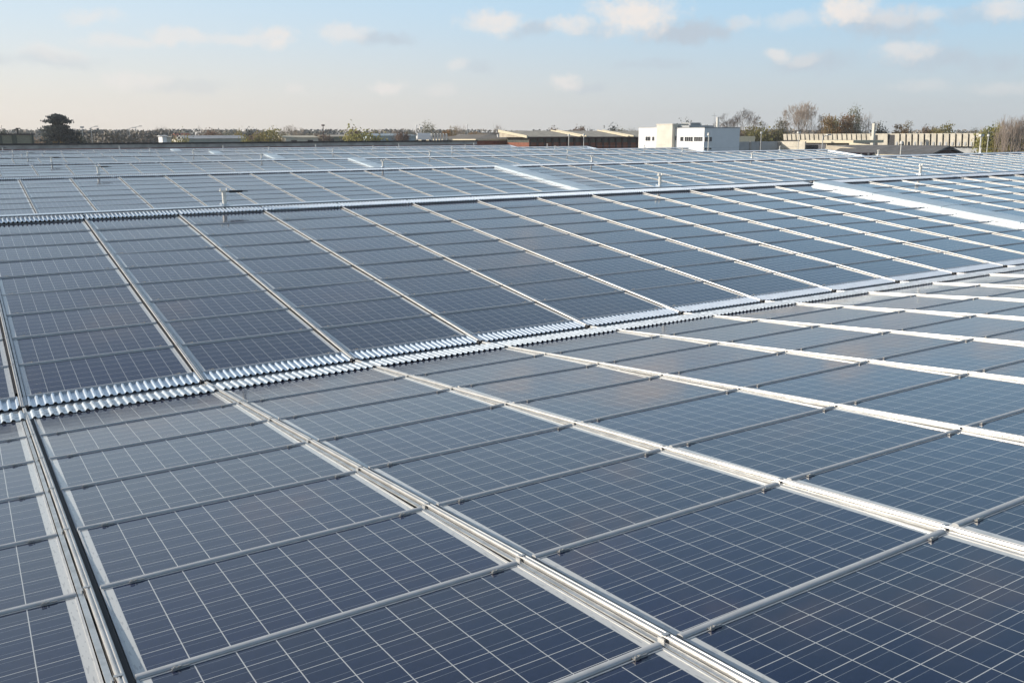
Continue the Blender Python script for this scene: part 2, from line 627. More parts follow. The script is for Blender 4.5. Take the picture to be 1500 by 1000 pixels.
gm, fm, em, em_near, cm = panel_meshes()
far_p = MB()      # small copies on the farther slopes need no parts
far_p.face([(-PW / 2 + .012, -PH / 2 + .012, 0), (PW / 2 - .012, -PH / 2 + .012, 0), (PW / 2 - .012, PH / 2 - .012, 0), (-PW / 2 + .012, PH / 2 - .012, 0)],
           0, uv=[(.012, .012), (PW - .012, .012), (PW - .012, PH - .012), (.012, PH - .012)])
far_p.box(-PW / 2, PW / 2, -PH / 2, PH / 2 + .006, -FD, -.001, 1)
far_p.box(-PW / 2 + .002, PW / 2 - .002, -PH / 2 - .004, -PH / 2 + .0115, -.03, .0055, 1)
for (x0, x1, y0, y1) in ((-PW / 2, PW / 2, -PH / 2, -PH / 2 + .012), (-PW / 2, PW / 2, PH / 2 - .012, PH / 2),
                         (-PW / 2, -PW / 2 + .012, -PH / 2 + .0125, PH / 2 - .0125), (PW / 2 - .012, PW / 2, -PH / 2 + .0125, PH / 2 - .0125)):
    far_p.box(x0, x1, y0, y1, -.0005, .003, 1)
fpm = far_p.mesh('solar_panel', [GLASS, ALU_SIDE])


def proto_panel():
    r = empty('solar_panel', (0, 0, 0))
    link('glass', gm, r)
    link('frame', fm, r)
    link('edge_bar', em, r)
    for sx in (-1, 1):
        c = link('clamp', cm, r)
        c.location = (sx * (PW / 2 - .135), -PH / 2 + .029, .002)
        c.rotation_euler = (0, 0, math.pi)
        c.scale = (.8, .75, .75)
    return r


def slope_pt(k, rising, d, h=0.0):
    """point a distance d up a slope from valley k, h above it: returns (y, z)"""
    s = SF if rising or k > 0 else SN
    y0 = 2 * HALF * k
    sg = 1 if rising else -1
    return y0 + sg * d * math.cos(s) - sg * h * math.sin(s), d * math.sin(s) + h * math.cos(s)


def panel_pose(k, rising, col, row):
    s = SF if rising or k > 0 else SN
    d0 = 0.341 if rising else 0.5035
    y, z = slope_pt(k, rising, d0 + row + 0.5)
    x = (line_x(col) + (SKY_W if col == SKY_C else 0) + line_x(col + 1)) / 2 if col != SKY_C else line_x(SKY_C) + SKY_W + CW / 2
    e = (STEP_N if not rising and k == 0 else (STEP if k == 0 else .007)) / PH
    ang = s - e
    return (x, y, z), (ang, 0, 0 if rising else math.pi)


def proj(p):
    d = Vector(p) - CAM
    w = d.dot(_f)
    if w < 0.1:
        return None
    return 750 + 1500 * FOC * d.dot(_r) / w, 500 - 1500 * FOC * d.dot(_u) / w, w


cands = []
rest = []
for k, rising in [(0, False), (0, True), (1, True), (2, True), (3, True), (4, True), (5, True)] + [(i, False) for i in range(1, 7)]:
    for col in range(-4, CMAX):
        for row in range(9):
            loc, rot = panel_pose(k, rising, col, row)
            q = proj(loc)
            vis = False
            if q and (rising or k == 0):
                pad = 1282 * .9 / q[2]
                if -pad < q[0] < 1500 + pad and q[1] < 1000 + pad:
                    vis = True
                if k == 1 and row < 2 or k == 2 and row < 4 or k > 2 and row < 5:
                    vis = False
            if q is None and k == 0 and not rising and -3 < col < 3:
                rest.append((loc, rot))
                continue
            if q is None:
                continue
            n = Vector((0, -math.sin(rot[0]) * (1 if rising else -1), math.cos(rot[0])))
            dv = Vector(loc) - CAM
            area = abs(n.dot(dv.normalized())) / dv.length_squared
            inside = vis and -20 < q[0] < 1520
            (cands if vis else rest).append((loc, rot, area * (1 if inside else .55), k, rising, col, row) if vis else (loc, rot))
cands.sort(key=lambda t: -t[2])
pick, more = cands[:298], cands[298:]
rest += [(t[0], t[1]) for t in more]
pp0 = proto_panel()
first = True
prnd = random.Random(3)
for (loc, rot, a, k, rising, col, row) in pick:
    small = k >= 1
    if small:
        o = link('solar_panel', fpm)
    elif first:
        o = pp0
        first = False
    else:
        o = copy_tree(pp0)
    if not small and not rising:
        for chd in o.children:
            if chd.data == em:
                chd.data = em_near
    elif not small:
        for chd in o.children:
            if chd.data == em_near:
                chd.data = em
    o.location = loc
    o.rotation_euler = (rot[0] + prnd.gauss(0, .0030), prnd.gauss(0, .0028), rot[2] + prnd.gauss(0, .0006))
    if col >= SKY_C:
        cs = nth(col - SKY_C + 1) + ' column right of the rooflight'
    else:
        cs = nth(col + 2) + ' column from left'
    if k == 0 and not rising:
        lb = f'solar panel on the nearest slope, {nth(row + 1)} row below the valley strip, {cs}'
        gr = 'solar panels on the nearest slope'
    elif k == 0:
        lb = f'solar panel facing us, {nth(row + 1)} row above the valley strip, {cs}'
        gr = 'solar panels between the valley and the first ridge'
    else:
        lb = f'far solar panel, {nth(9 - row)} row below the {nth(k + 1)} ridge, {cs}'
        gr = 'solar panels behind the first ridge'
    tag(o, lb, 'solar panel', gr)
# every other panel of the roof as one object
mb = MB()
for (loc, rot) in rest:
    t = Matrix.Translation(loc) @ Matrix.Rotation(rot[2], 4, 'Z') @ Matrix.Rotation(rot[0] + prnd.gauss(0, .0016), 4, 'X') @ Matrix.Rotation(prnd.gauss(0, .0014), 4, 'Y')
    q4 = [t @ Vector(p) for p in far_p.v[0:4]]
    mb.face(q4, 0, uv=far_p.uv[0])
    x0, x1, y0, y1 = -PW / 2, PW / 2, -PH / 2, PH / 2
    for (a0, a1, b0, b1) in ((x0, x1, y0, y0 + .012), (x0, x1, y1 - .012, y1 + .007), (x0, x0 + .012, y0 + .012, y1 - .012), (x1 - .012, x1, y0 + .012, y1 - .012)):
        mb.face([t @ Vector(p) for p in ((a0, b0, .003), (a1, b0, .003), (a1, b1, .003), (a0, b1, .003))], 1)
    mb.face([t @ Vector(p) for p in ((x0, y0, -FD), (x1, y0, -FD), (x1, y0, .0055), (x0, y0, .0055))], 1)
    mb.face([t @ Vector(p) for p in ((x0, y0, .0055), (x1, y0, .0055), (x1, y0 + .014, .005), (x0, y0 + .014, .005))], 1)
    mb.face([t @ Vector(p) for p in ((x0, y0 + .0141, .005), (x1, y0 + .0141, .005), (x1, y0 + .0141, 0), (x0, y0 + .0141, 0))], 1)
o = mb.build('distant_solar_panels', [GLASS, ALU_SIDE])
tag(o, 'the remaining distant rows of blue-grey solar panels across the far ridges', 'solar panels', kind='stuff')


# ------------------------------------------------------------------ rails between the panel columns
def rail_mesh(L):
    """bar with a rounded top on a wide flange; local y runs along the slope from 0 to L"""
    m = MB()
    m.prism([(-.021, -.05), (.012, -.05), (.012, .001), (.0095, .0075), (.005, .0095), (.0005, .0095), (-.002, .006), (-.007, .006), (-.0095, .0095), (-.014, .0095), (-.0185, .0075), (-.021, .001)], 0, L, axis='y')
    return m.mesh('rail_bar', RAIL)


def flange_mesh(L):
    m = MB()
    m.box(.021, .045, .02, L - .02, -.016, -.009)
    m.box(-.045, -.0215, .44, L - .02, -.020, -.010, 1)  # black strip added in the gap, its colour stands for the shade there
    return m.mesh('flange_and_gap_shade', [ALU, RUBBER])


br = MB()
br.box(-.028, -.0213, -.018, .018, -.0095, .004)
br.box(-.019, .010, -.009, .009, .0097, .0117)
brm = br.mesh('bracket', RAIL)
ec = MB()
ec.box(-.05, .05, -.04, .02, -.04, -.006)
ec.box(-.045, -.023, -.035, .025, -.006, .014)
ec.box(.016, .048, -.035, .015, -.006, .012)
ecm = ec.mesh('end_block', RUBBER)
L_R = 9.42
L_N = 9.6
rm_r, fl_r = rail_mesh(L_R), flange_mesh(L_R)
rm_n, fl_n = rail_mesh(L_N), flange_mesh(L_N)


def rail(k, rising, c, xx, label, group, parts):
    s = SF if rising or k > 0 else SN
    start = 0.03
    y, z = slope_pt(k, rising, start, 0.018)
    r = empty('panel_rail', (xx, y, z), (s if rising else math.pi - s, 0, 0))
    if not rising:
        r.rotation_euler = (s, 0, math.pi)
        r.rotation_euler = Matrix.Rotation(math.pi, 3, 'Z').to_euler()
        r.rotation_euler = (Matrix.Rotation(-s, 3, 'X') @ Matrix.Rotation(math.pi, 3, 'Z')).to_euler()
    b = link('rail_bar', rm_r if rising else rm_n, r)
    fl = link('flange_and_gap_shade', fl_r if rising else fl_n, r)
    if parts:
        for i in range(9):
            q = link('bracket', brm, r)
            q.location = (0, (1.341 if rising else 1.5035) + i - start - (0.0 if i < 8 else .06), 0)
            if not rising:
                q.rotation_euler = (0, 0, math.pi)
        if rising:
            q = link('end_block', ecm, r)
            q.location = (0, 0, 0)
    tag(r, label, 'rail', group)
    return r


def vis_x(x, y):
    q = proj((x, y, 0.5))
    return q is not None and -260 < q[0] < 1760


def line_list():
    L = [(c, line_x(c), None) for c in range(-2, SKY_C + 1)]
    L += [(c, line_x(SKY_C) + SKY_W + (c - SKY_C) * CW, 'r') for c in range(SKY_C, CMAX + 1)]
    return L


for k, rising, parts in [(0, False, True), (0, True, True)] + [(k, True, False) for k in range(1, NR)]:
    n = 0
    nr = 0
    for (c, xx, sd_) in line_list():
        ys = [slope_pt(k, rising, d)[0] for d in (0.5, 4.5, 9.2)]
        if not any(vis_x(xx, y) for y in ys):
            continue
        if sd_:
            nr += 1
            cs = ('rail along the right side of the rooflight' if nr == 1 else nth(nr) + ' rail right of the rooflight')
        else:
            n += 1
            cs = nth(n) + ' rail from the left'
        if k == 0 and not rising:
            lb = 'silver panel rail on the nearest slope, ' + cs
            gr = 'rails on the nearest slope'
        elif k == 0:
            lb = 'silver panel rail below the first ridge, ' + cs
            gr = 'rails between the valley and first ridge'
        else:
            lb = f'bright rail below the {nth(k + 1)} ridge, ' + cs
            gr = 'rails on the far slopes'
        rail(k, rising, c, xx, lb, gr, parts and -3 < c < 12)


# ------------------------------------------------------------------ corrugated strips
def wave_sheet(width, length, waves, amp, thick=.003, per=8, flip=False):
    """corrugations run along local y (0..length), repeat along x"""
    m = MB()
    KEY = ((0.0, 0.0), (0.34, 0.0), (0.38, 0.10), (0.52, 0.86), (0.57, 1.0), (0.74, 1.0), (0.79, 0.86), (0.93, 0.10))
    xs_, zs_ = [], []
    for w_ in range(int(waves)):
        for (ph, hz) in KEY:
            xs_.append(-width / 2 + width * (w_ + ph) / waves)
            zs_.append(amp * hz)
    xs_.append(width / 2)
    zs_.append(0.0)
    n = len(xs_) - 1
    v = []
    for i in range(n + 1):
        v += [(xs_[i], 0, zs_[i]), (xs_[i], length, zs_[i]), (xs_[i], 0, zs_[i] - thick), (xs_[i], length, zs_[i] - thick)]
    m.v = v
    for i in range(n):
        a, b = 4 * i, 4 * i + 4
        m.f += [(a, b, b + 1, a + 1), (a + 2, a + 3, b + 3, b + 2), (a, a + 2, b + 2, b), (a + 1, b + 1, b + 3, a + 3)]
        m.m += [0] * 4
    return m


WAVES = 23
SHW = CW - .026
up_m = wave_sheet(SHW, .335, WAVES, .019).mesh('corrugated_sheet', GALV)
dn_m = wave_sheet(SHW, .33, WAVES, .019).mesh('corrugated_sheet', GALV_REFLECT)
rg_m = wave_sheet(SHW, .40, WAVES, .026).mesh('corrugated_sheet', GALV)


def strip_piece(me, name, xx, y, z, ang, label, group):
    o = link(name, me)
    o.location = (xx, y, z)
    o.rotation_euler = (ang, 0, 0)
    tag(o, label, 'metal sheet', group)
    return o


def cols_visible(y):
    out = []
    for c in range(-3, CMAX):
        xx = line_x(c) + CW / 2 if c < SKY_C else line_x(SKY_C) + SKY_W + (c - SKY_C + .5) * CW
        q = proj((xx, y, .3))
        if q and -160 < q[0] < 1660:
            out.append((c, xx))
    return out


for i, (c, xx) in enumerate(cols_visible(0.2)):
    y, z = .045, .006
    strip_piece(up_m, 'corrugated_sheet', xx, y, z, math.atan2(.024, .325), f'blue-grey corrugated sheet on the upper side of the valley, {nth(i + 1)} from left', 'upper corrugated sheets of the valley strip')
for i, (c, xx) in enumerate(cols_visible(-0.35)):
    y, z = -.655, .084
    y2, z2 = -.325, .064
    strip_piece(dn_m, 'corrugated_sheet', xx, y, z, math.atan2(z2 - z, y2 - y), f'pale corrugated sheet on the near side of the valley, {nth(i + 1)} from left', 'lower corrugated sheets of the valley strip')
# gutter bands
for k in range(0, NR):
    m = MB()
    m.prism([(-.34, -.095), (-.34, .03), (-.30, .03), (-.27, -.006), (.20, -.006), (.34, -.03), (.34, -.095)][::-1], -2.5 if k == 0 else X0, 36 if k == 0 else XEND - .35, axis='x')
    if k == 0:
        o = m.build('valley_gutter', GUTTER)
        tag(o, 'flat grey gutter band between the two corrugated strips of the valley', 'gutter')
y_b, z_b = slope_pt(0, True, 9.335, .022)
for i, (c, xx) in enumerate(cols_visible(9.5)):
    strip_piece(rg_m, 'corrugated_sheet', xx, y_b, z_b, SF, f'corrugated sheet below the first ridge cap, {nth(i + 1)} from left', 'corrugated sheets along the first ridge')
RN = ['first', 'second', 'third', 'fourth', 'fifth', 'sixth', 'seventh']
for k in range(NR):
    root = empty('ridge_cap', ((X0 + XEND) / 2, 2 * HALF * k + HALF, RZ))
    tag(root, f'metal cap with corrugated flank along the {RN[k]} roof ridge', 'ridge cap')
    h = .042
    m = MB()
    xa, xb = X0 - root.location.x, XEND - .33 - root.location.x
    wv = .17
    t = math.tan(SF)
    pr = [(-wv + .010, h - .018 - wv * t + .022), (-wv, h - wv * t + .022), (-.05, h + .006), (.05, h + .006), (wv, h - wv * t + .022), (wv, h - .028 - wv * t + .022), (0, h - .012)]
    m.prism(pr[::-1], xa, xb, axis='x')
    m.build('cap_plate', GALV, root)
    n_ = int((xb - xa) / (CW / WAVES))
    if k >= 1:
        ww = wave_sheet(xb - xa, .40, n_, .026, per=6 if k < 3 else 4)
        y, z = slope_pt(k, True, 9.335, .022)
        mo = Matrix.Translation((0, y - root.location.y, z - root.location.z)) @ Matrix.Rotation(SF, 4, 'X')
        ww.v = [tuple(mo @ Vector(p)) for p in ww.v]
        ww.build('corrugated_flank', GALV, root)
    ww = wave_sheet(xb - xa, .40, n_, .026, per=4)
    y, z = slope_pt(k + 1, False, 9.335, .022)
    mo = Matrix.Translation((0, y - root.location.y, z - root.location.z)) @ Matrix.Rotation(math.pi, 4, 'Z') @ Matrix.Rotation(SF, 4, 'X')
    ww.v = [tuple(mo @ Vector(p)) for p in ww.v]
    ww.build('corrugated_flank', GALV, root)

# ------------------------------------------------------------------ rooflights
for k in range(NR):
    y, z = slope_pt(k, True, .45, .0)
    L = 8.9
    r = empty('rooflight', (line_x(SKY_C) + SKY_W / 2, y, z), (SF, 0, 0))
    tag(r, f'long pale translucent rooflight running up to the {RN[k]} ridge', 'rooflight', 'rooflights in line up the roof')
    hw = SKY_W / 2 - .02
    m = MB()
    nseg = 8
    for i in range(nseg):                      # overlapping sheets
        a0, a1 = L * i / nseg, L * (i + 1) / nseg - .012
        hh = .0 + .006 * ((i + 1) % 2)
        arc = [(-hw - hh, -.02), (-hw - hh, .095 + hh)]
        for j in range(1, 9):
            tt = j / 9
            arc.append((-hw + 2 * hw * tt, .095 + hh + .028 * math.sin(math.pi * tt) ** .6))
        arc += [(hw + hh, .095 + hh), (hw + hh, -.02)]
        m.prism(arc[::-1], a0, a1, axis='y')
    m.build('glazing', POLY, r)
    m = MB()
    m.box(-hw - .055, -hw - .012, 0, L, -.05, .045)
    m.box(hw + .012, hw + .045, 0, L, -.05, .03)
    m.build('kerb', GALV, r)

# ------------------------------------------------------------------ lifeline posts and cable on the ridges
def post_mesh():
    p = MB()
    p.tube((0, 0, -.22), (0, 0, .26), .046, seg=10)
    c = MB()
    c.box(-.085, .085, -.05, .05, .26, .275)
    c.box(-.075, -.058, -.02, .02, .276, .325)
    c.box(.058, .075, -.02, .02, .276, .325)
    b = MB()
    b.box(-.09, .09, -.09, .09, -.03, -.012)
    for sx in (-1, 1):
        for sy in (-1, 1):
            b.tube((sx * .065, sy * .065, -.012), (sx * .065, sy * .065, .012), .012, seg=6)
    return p.mesh('post_tube', POSTM), c.mesh('top_plate', POSTM), b.mesh('base_plate', GALV)


pm, ptm, pbm = post_mesh()
DAMP = MB()
DAMP.tube((.12, 0, .245), (.40, 0, .245), .026, seg=8)
DAMP.tube((.40, 0, .245), (.52, 0, .24), .011, seg=6)
DAMP.tube((.03, 0, .245), (.12, 0, .245), .010, seg=6)
dampm = DAMP.mesh('shock_absorber', RUBBER)
POSITION = ['first', 'second', 'third', 'fourth', 'fifth', 'sixth']
for k in range(NR):
    yy = 2 * HALF * k + HALF + .12
    n = 0
    for j in range(6):
        xx = 4.6 + 12.45 * j
        q = proj((xx, yy, RZ + .2))
        if xx > XEND - 1 or not q or q[0] > 1540:
            continue
        r = empty('lifeline_post', (xx, yy, RZ + .09))
        link('post_tube', pm, r)
        link('top_plate', ptm, r)
        link('base_plate', pbm, r)
        if j == 0:
            link('shock_absorber', dampm, r)
        tag(r, f'short metal safety post on the {RN[k]} ridge, {POSITION[n]} from left', 'post', 'safety posts along the ridges')
        n += 1
    m = MB()
    m.tube((-X0 * 0 - 1.5, yy, RZ + .335), (min(XEND - 2, 70), yy, RZ + .335), .005 if k == 0 else .006, seg=5)
    o = m.build('safety_cable', STEEL)
    tag(o, f'thin steel cable strung between posts on the {RN[k]} ridge', 'cable', 'safety cables along the ridges')

# ------------------------------------------------------------------ background materials
WHITEW = mat('white_render', (0.82, 0.815, 0.80), 0.8, var=0.08, vscale=0.5)
CREAMW = mat('cream_render', (0.66, 0.62, 0.53), 0.8, var=0.12, vscale=0.8)
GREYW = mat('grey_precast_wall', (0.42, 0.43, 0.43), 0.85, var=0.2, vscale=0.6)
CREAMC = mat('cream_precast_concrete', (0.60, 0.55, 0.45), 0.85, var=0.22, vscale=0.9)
BRICK = mat('red_brick', (0.27, 0.10, 0.06), 0.9, var=0.35, vscale=2.5)
BROWN = mat('brown_gable_wall', (0.09, 0.05, 0.045), 0.85, var=0.3, vscale=1.5)
FIBRE = mat('fibre_cement_roof', (0.50, 0.44, 0.345), 0.9, var=0.3, vscale=0.7)
FIBRE_B = mat('brown_fibre_cement_roof', (0.22, 0.19, 0.155), 0.9, var=0.3, vscale=0.7)
FIBRE_G = mat('grey_roof_sheet', (0.15, 0.145, 0.14), 0.85, var=0.3, vscale=0.8)
FASCIA = mat('cream_fascia', (0.62, 0.55, 0.40), 0.75, var=0.12)
WINDOW = mat('dark_window_glass', (0.03, 0.034, 0.04), 0.12, spec=0.6)
RIBBON = mat('dull_ribbon_glazing', (0.085, 0.09, 0.075), 0.35, var=0.4, vscale=1.2)
DOORM = mat('dark_door_panel', (0.035, 0.037, 0.05), 0.5)
OLIVE = mat('olive_wall_panel', (0.22, 0.22, 0.16), 0.85, var=0.2)
GREEND = mat('dark_green_panel', (0.05, 0.07, 0.055), 0.8)
BLUEW = mat('pale_blue_cladding', (0.33, 0.40, 0.43), 0.7, var=0.2)
POLE = mat('galvanised_pole', (0.45, 0.45, 0.44), 0.5, 0.3)
POLEW = mat('pale_pole', (0.62, 0.60, 0.55), 0.6)
BARK = mat('grey_bark', (0.15, 0.125, 0.105), 0.95, var=0.3)
TWIG = mat('bare_twigs', (0.33, 0.27, 0.22), 0.95, var=0.3, objvar=0.4)
CARW = mat('white_car_paint', (0.75, 0.75, 0.75), 0.25)


def leafmat(name, a, b):
    m = mat(name, a, 0.75, var_col=b, vscale=0.55, objvar=0.6)
    nt = m.node_tree
    bs = nt.nodes['Principled BSDF']
    tr = nt.nodes.new('ShaderNodeBsdfTranslucent')
    src = bs.inputs['Base Color'].links[0].from_socket
    nt.links.new(src, tr.inputs['Color'])
    mx = nt.nodes.new('ShaderNodeMixShader')
    mx.inputs[0].default_value = 0.45
    nt.links.new(bs.outputs[0], mx.inputs[1])
    nt.links.new(tr.outputs[0], mx.inputs[2])
    nt.links.new(mx.outputs[0], nt.nodes['Material Output'].inputs['Surface'])
    return m


L_CEDAR = leafmat('cedar_needles', (0.035, 0.05, 0.055), (0.07, 0.085, 0.08))
L_GREEN = leafmat('olive_green_leaves', (0.21, 0.20, 0.06), (0.32, 0.27, 0.09))
L_YEL = leafmat('yellow_autumn_leaves', (0.30, 0.22, 0.06), (0.20, 0.16, 0.06))
L_ORG = leafmat('rusty_autumn_leaves', (0.32, 0.17, 0.06), (0.25, 0.18, 0.08))
L_RED = leafmat('reddish_brown_leaves', (0.26, 0.17, 0.12), (0.20, 0.15, 0.11))
L_GREY = leafmat('grey_green_leaves', (0.24, 0.22, 0.14), (0.18, 0.17, 0.12))
L_DARK = leafmat('dark_evergreen_leaves', (0.022, 0.032, 0.026), (0.04, 0.05, 0.035))


# ------------------------------------------------------------------ trees
def limb(m, p, d, L, r, depth, rg, tips, spread=0.55, up=0.12, bend=0.18):
    n = 2
    q = Vector(p)
    d = d.normalized()
    rr = r
    for i in range(n):
        d2 = (d + Vector((rg.gauss(0, bend), rg.gauss(0, bend), rg.gauss(0, bend) * .6 + up * .5))).normalized()
        e = q + d2 * (L / n)
        r2 = rr * 0.90
        m.tube(q, e, rr, r2, seg=3 if depth < 3 else 5, cap=False)
        q, rr, d = e, r2, d2
        tips.append((q.copy(), depth))
    if depth <= 0:
        return
    k = rg.choice((2, 3, 3)) if depth > 1 else 3
    for i in range(k):
        ax = Vector((rg.gauss(0, 1), rg.gauss(0, 1), rg.gauss(0, .6)))
        nd = (d + ax.normalized() * spread * rg.uniform(.6, 1.25) + Vector((0, 0, up))).normalized()
        limb(m, q, nd, L * rg.uniform(.62, .85), max(rr * rg.uniform(.62, .82), .016), depth - 1, rg, tips, spread, up, bend)


def bare_meshes(seed, H, depth=5, spread=.55, up=.16, trunk=.22, r=.22, twig_r=None):
    rg = random.Random(seed)
    t = MB()
    t.tube((0, 0, 0), (rg.gauss(0, .1), rg.gauss(0, .1), H * trunk), r, r * .8, seg=7)
    c = MB()
    tips = []
    top = Vector((0, 0, H * trunk))
    for i in range(rg.choice((3, 4))):
        a = rg.uniform(0, 6.28)
        limb(c, top - Vector((0, 0, rg.uniform(0, .12) * H * trunk)), Vector((math.cos(a) * spread * .8, math.sin(a) * spread * .8, 1)), H * .27, r * .6, depth, rg, tips, spread, up)
    zmax = max(v[2] for v in c.v)
    s = (H - H * trunk) / (zmax - H * trunk)
    c.v = [(x * min(s, 1.2), y * min(s, 1.2), H * trunk + (z - H * trunk) * s) for x, y, z in c.v]
    return t.mesh('trunk', BARK), c.mesh('crown', TWIG)


def leaf_quad(m, p, s, rg):
    a = Vector((rg.gauss(0, 1), rg.gauss(0, 1), rg.gauss(0, 1))).normalized()
    b = a.orthogonal().normalized()
    c = a.cross(b)
    w = s * rg.uniform(.5, 1.0)
    h = s * rg.uniform(.5, 1.0)
    m.face([p - b * w, p - c * h * .7, p + b * w, p + c * h])


def leafy_meshes(seed, H, Wd, lm, clumps=26, leaves=70, size=.32, low=.2, shape='round', open_=.75):
    rg = random.Random(seed)
    t = MB()
    t.tube((0, 0, 0), (0, 0, H * .55), .03 * H, .014 * H, seg=6)
    c = MB()
    for i in range(int(clumps * 2.6)):
        while True:
            x, y, z = rg.uniform(-1, 1), rg.uniform(-1, 1), rg.uniform(0, 1)
            if shape == 'round':
                lim = math.sqrt(max(0, 1 - (2 * z - .9) ** 2 * .8))
            elif shape == 'cone':
                lim = 1.05 - z * .85
            else:
                lim = .55 + .45 * math.sin(math.pi * min(1, z + .15))
            if math.hypot(x, y) <= lim and (math.hypot(x, y) > lim * .35 or rg.random() < .35):
                break
        ctr = Vector((x * Wd / 2 * .86, y * Wd / 2 * .86, H * (low + (1 - low) * z * .93)))
        t.tube((0, 0, H * min(.5, low + z * .3)), ctr, .009 * H, .003 * H, seg=3, cap=False)
        cr = Wd * rg.uniform(.065, .125)
        for j in range(int(.62 * leaves * rg.uniform(.5, 1.3))):
            v = Vector((rg.gauss(0, 1), rg.gauss(0, 1), rg.gauss(0, .75)))
            leaf_quad(c, ctr + v * cr * open_, size * .72, rg)
    return t.mesh('trunk', BARK), c.mesh('crown', lm)


def cedar_meshes(seed, H, Wd):
    rg = random.Random(seed)
    t = MB()
    t.tube((0, 0, 0), (0, 0, H * .95), .035 * H, .012 * H, seg=7)
    c = MB()
    tiers = [(.993, .34), (.985, .42), (.968, .46), (.955, .40), (.935, .80), (.926, .72), (.905, .22), (.885, .25), (.868, .74), (.855, .82), (.842, .6), (.825, .95), (.812, .8),
             (.80, .85), (.785, .9), (.77, 1.0), (.755, .95), (.74, 1.05), (.72, 1.05), (.70, 1.1), (.67, 1.1), (.62, 1.1), (.55, 1.15), (.45, 1.1), (.3, 1.1), (.15, 1.0)]
    for (zz, ww) in tiers:
        nb = rg.randint(5, 8)
        for b in range(nb):
            a = 6.28 * (b + rg.uniform(-.3, .3)) / nb
            R = Wd / 2 * ww * rg.uniform(.55, 1.1)
            base = Vector((0, 0, H * zz))
            tip = Vector((math.cos(a) * R, math.sin(a) * R, H * zz + rg.uniform(-.016, .006) * H))
            t.tube(base, tip, .008 * H, .003 * H, seg=3, cap=False)
            for j in range(110):
                f = rg.uniform(.12, 1.05)
                wdt = .16 * R * (1.2 - abs(f - .65)) + .15
                p = base.lerp(tip, f) + Vector((rg.gauss(0, wdt), rg.gauss(0, wdt), rg.gauss(0, .0075 * H)))
                leaf_quad(c, p, .26, rg)
    return t.mesh('trunk', BARK), c.mesh('crown', L_CEDAR)


def tree(name, meshes, x, y, sc, rz, label, cat='tree', group=None):
    r = empty(name, (x, y, GZ), (0, 0, rz))
    r.scale = sc if isinstance(sc, tuple) else (sc, sc, sc)
    for nm, me in zip(('trunk', 'crown'), meshes):
        link(nm, me, r)
    tag(r, label, cat, group)
    return r


def tree_px(name, meshes, H0, px, top, dist, rz, label, wscale=1.0, group=None, cat='tree'):
    """stand a tree of modelled height H0 at a bearing and distance, as tall as it looks there"""
    x, y = at(px, dist)
    h = zd(top, dist, px) - GZ
    s = h / H0
    return tree(name, meshes, x, y, (s * wscale, s * wscale, s), rz, label, cat, group)


cedar = cedar_meshes(4, 14, 9)
tree_px('cedar_tree', cedar, 13.7, 87, 171.5, 185, 1.0, 'dark layered cedar rising above the parapet at far left', .60)
b1 = bare_meshes(11, 15, 7, .50, .2, .2, .30)
b2 = bare_meshes(23, 14, 7, .62, .1, .16, .28)
b3 = bare_meshes(31, 13, 5, .45, .3, .22, .26)
b4 = bare_meshes(47, 16, 5, .34, .45, .3, .26)
g_round = leafy_meshes(5, 10, 9, L_GREEN, 60, 90, .36, .05)
g_bush = leafy_meshes(6, 8, 10, L_GREEN, 64, 90, .36, .0, 'dome')
y_round = leafy_meshes(7, 11, 8, L_YEL, 54, 80, .34, .06)
o_tall = leafy_meshes(8, 14, 9, L_ORG, 70, 80, .34, .08, 'dome', .9)
o_round = leafy_meshes(9, 11, 8, L_ORG, 52, 80, .33, .08)
r_round = leafy_meshes(10, 11, 8, L_RED, 54, 75, .32, .06)
e_open = leafy_meshes(12, 13, 8, L_GREY, 60, 50, .3, .1, 'dome', 1.05)
d_round = leafy_meshes(13, 9, 9, L_DARK, 56, 90, .36, .02)
thin = leafy_meshes(15, 14, 6, L_YEL, 52, 42, .28, .1, 'dome', 1.0)

# right-hand trees, each with its own look
tree_px('bare_tree', b2, 14, 1075, 158, 230, .4, 'wide bare tree behind the white building and its chimney', .95)
tree_px('bare_tree', b1, 15, 1173, 147, 245, 1.2, 'tall bare round-headed tree behind the left end of the concrete building', .95)
tree_px('bare_tree', b3, 13, 1196, 166, 250, 2.2, 'slender bare tree just right of the tallest bare tree', .5)
tree_px('bare_tree', b3, 13, 1108, 172, 240, .7, 'thin bare tree above the green hedge', .7)
tree_px('small_tree', e_open, 13, 1144, 172, 238, .3, 'sparse olive tree at the right end of the hedge', .6)
for i, (px, top, me, H0, ws, lb) in enumerate([
        (1050, 178, r_round, 11, .6, 'rusty brown shrub tree behind the brown chimney pole'),
        (1080, 184, r_round, 11, .7, 'low reddish tree showing over the right end of the white building'),
        (1102, 186, g_bush, 8, .9, 'olive green hedge tree beside the white building'),
        (1120, 188, g_bush, 8, .9, 'olive green hedge tree in the middle of the hedge'),
        (1138, 187, g_round, 10, .7, 'olive green hedge tree next to the concrete building'),
        (1150, 189, o_round, 11, .6, 'brownish tree where the hedge meets the concrete building')]):
    tree_px('hedge_tree', me, H0, px, top, 222 + 3 * i, i * 1.1, lb, ws)
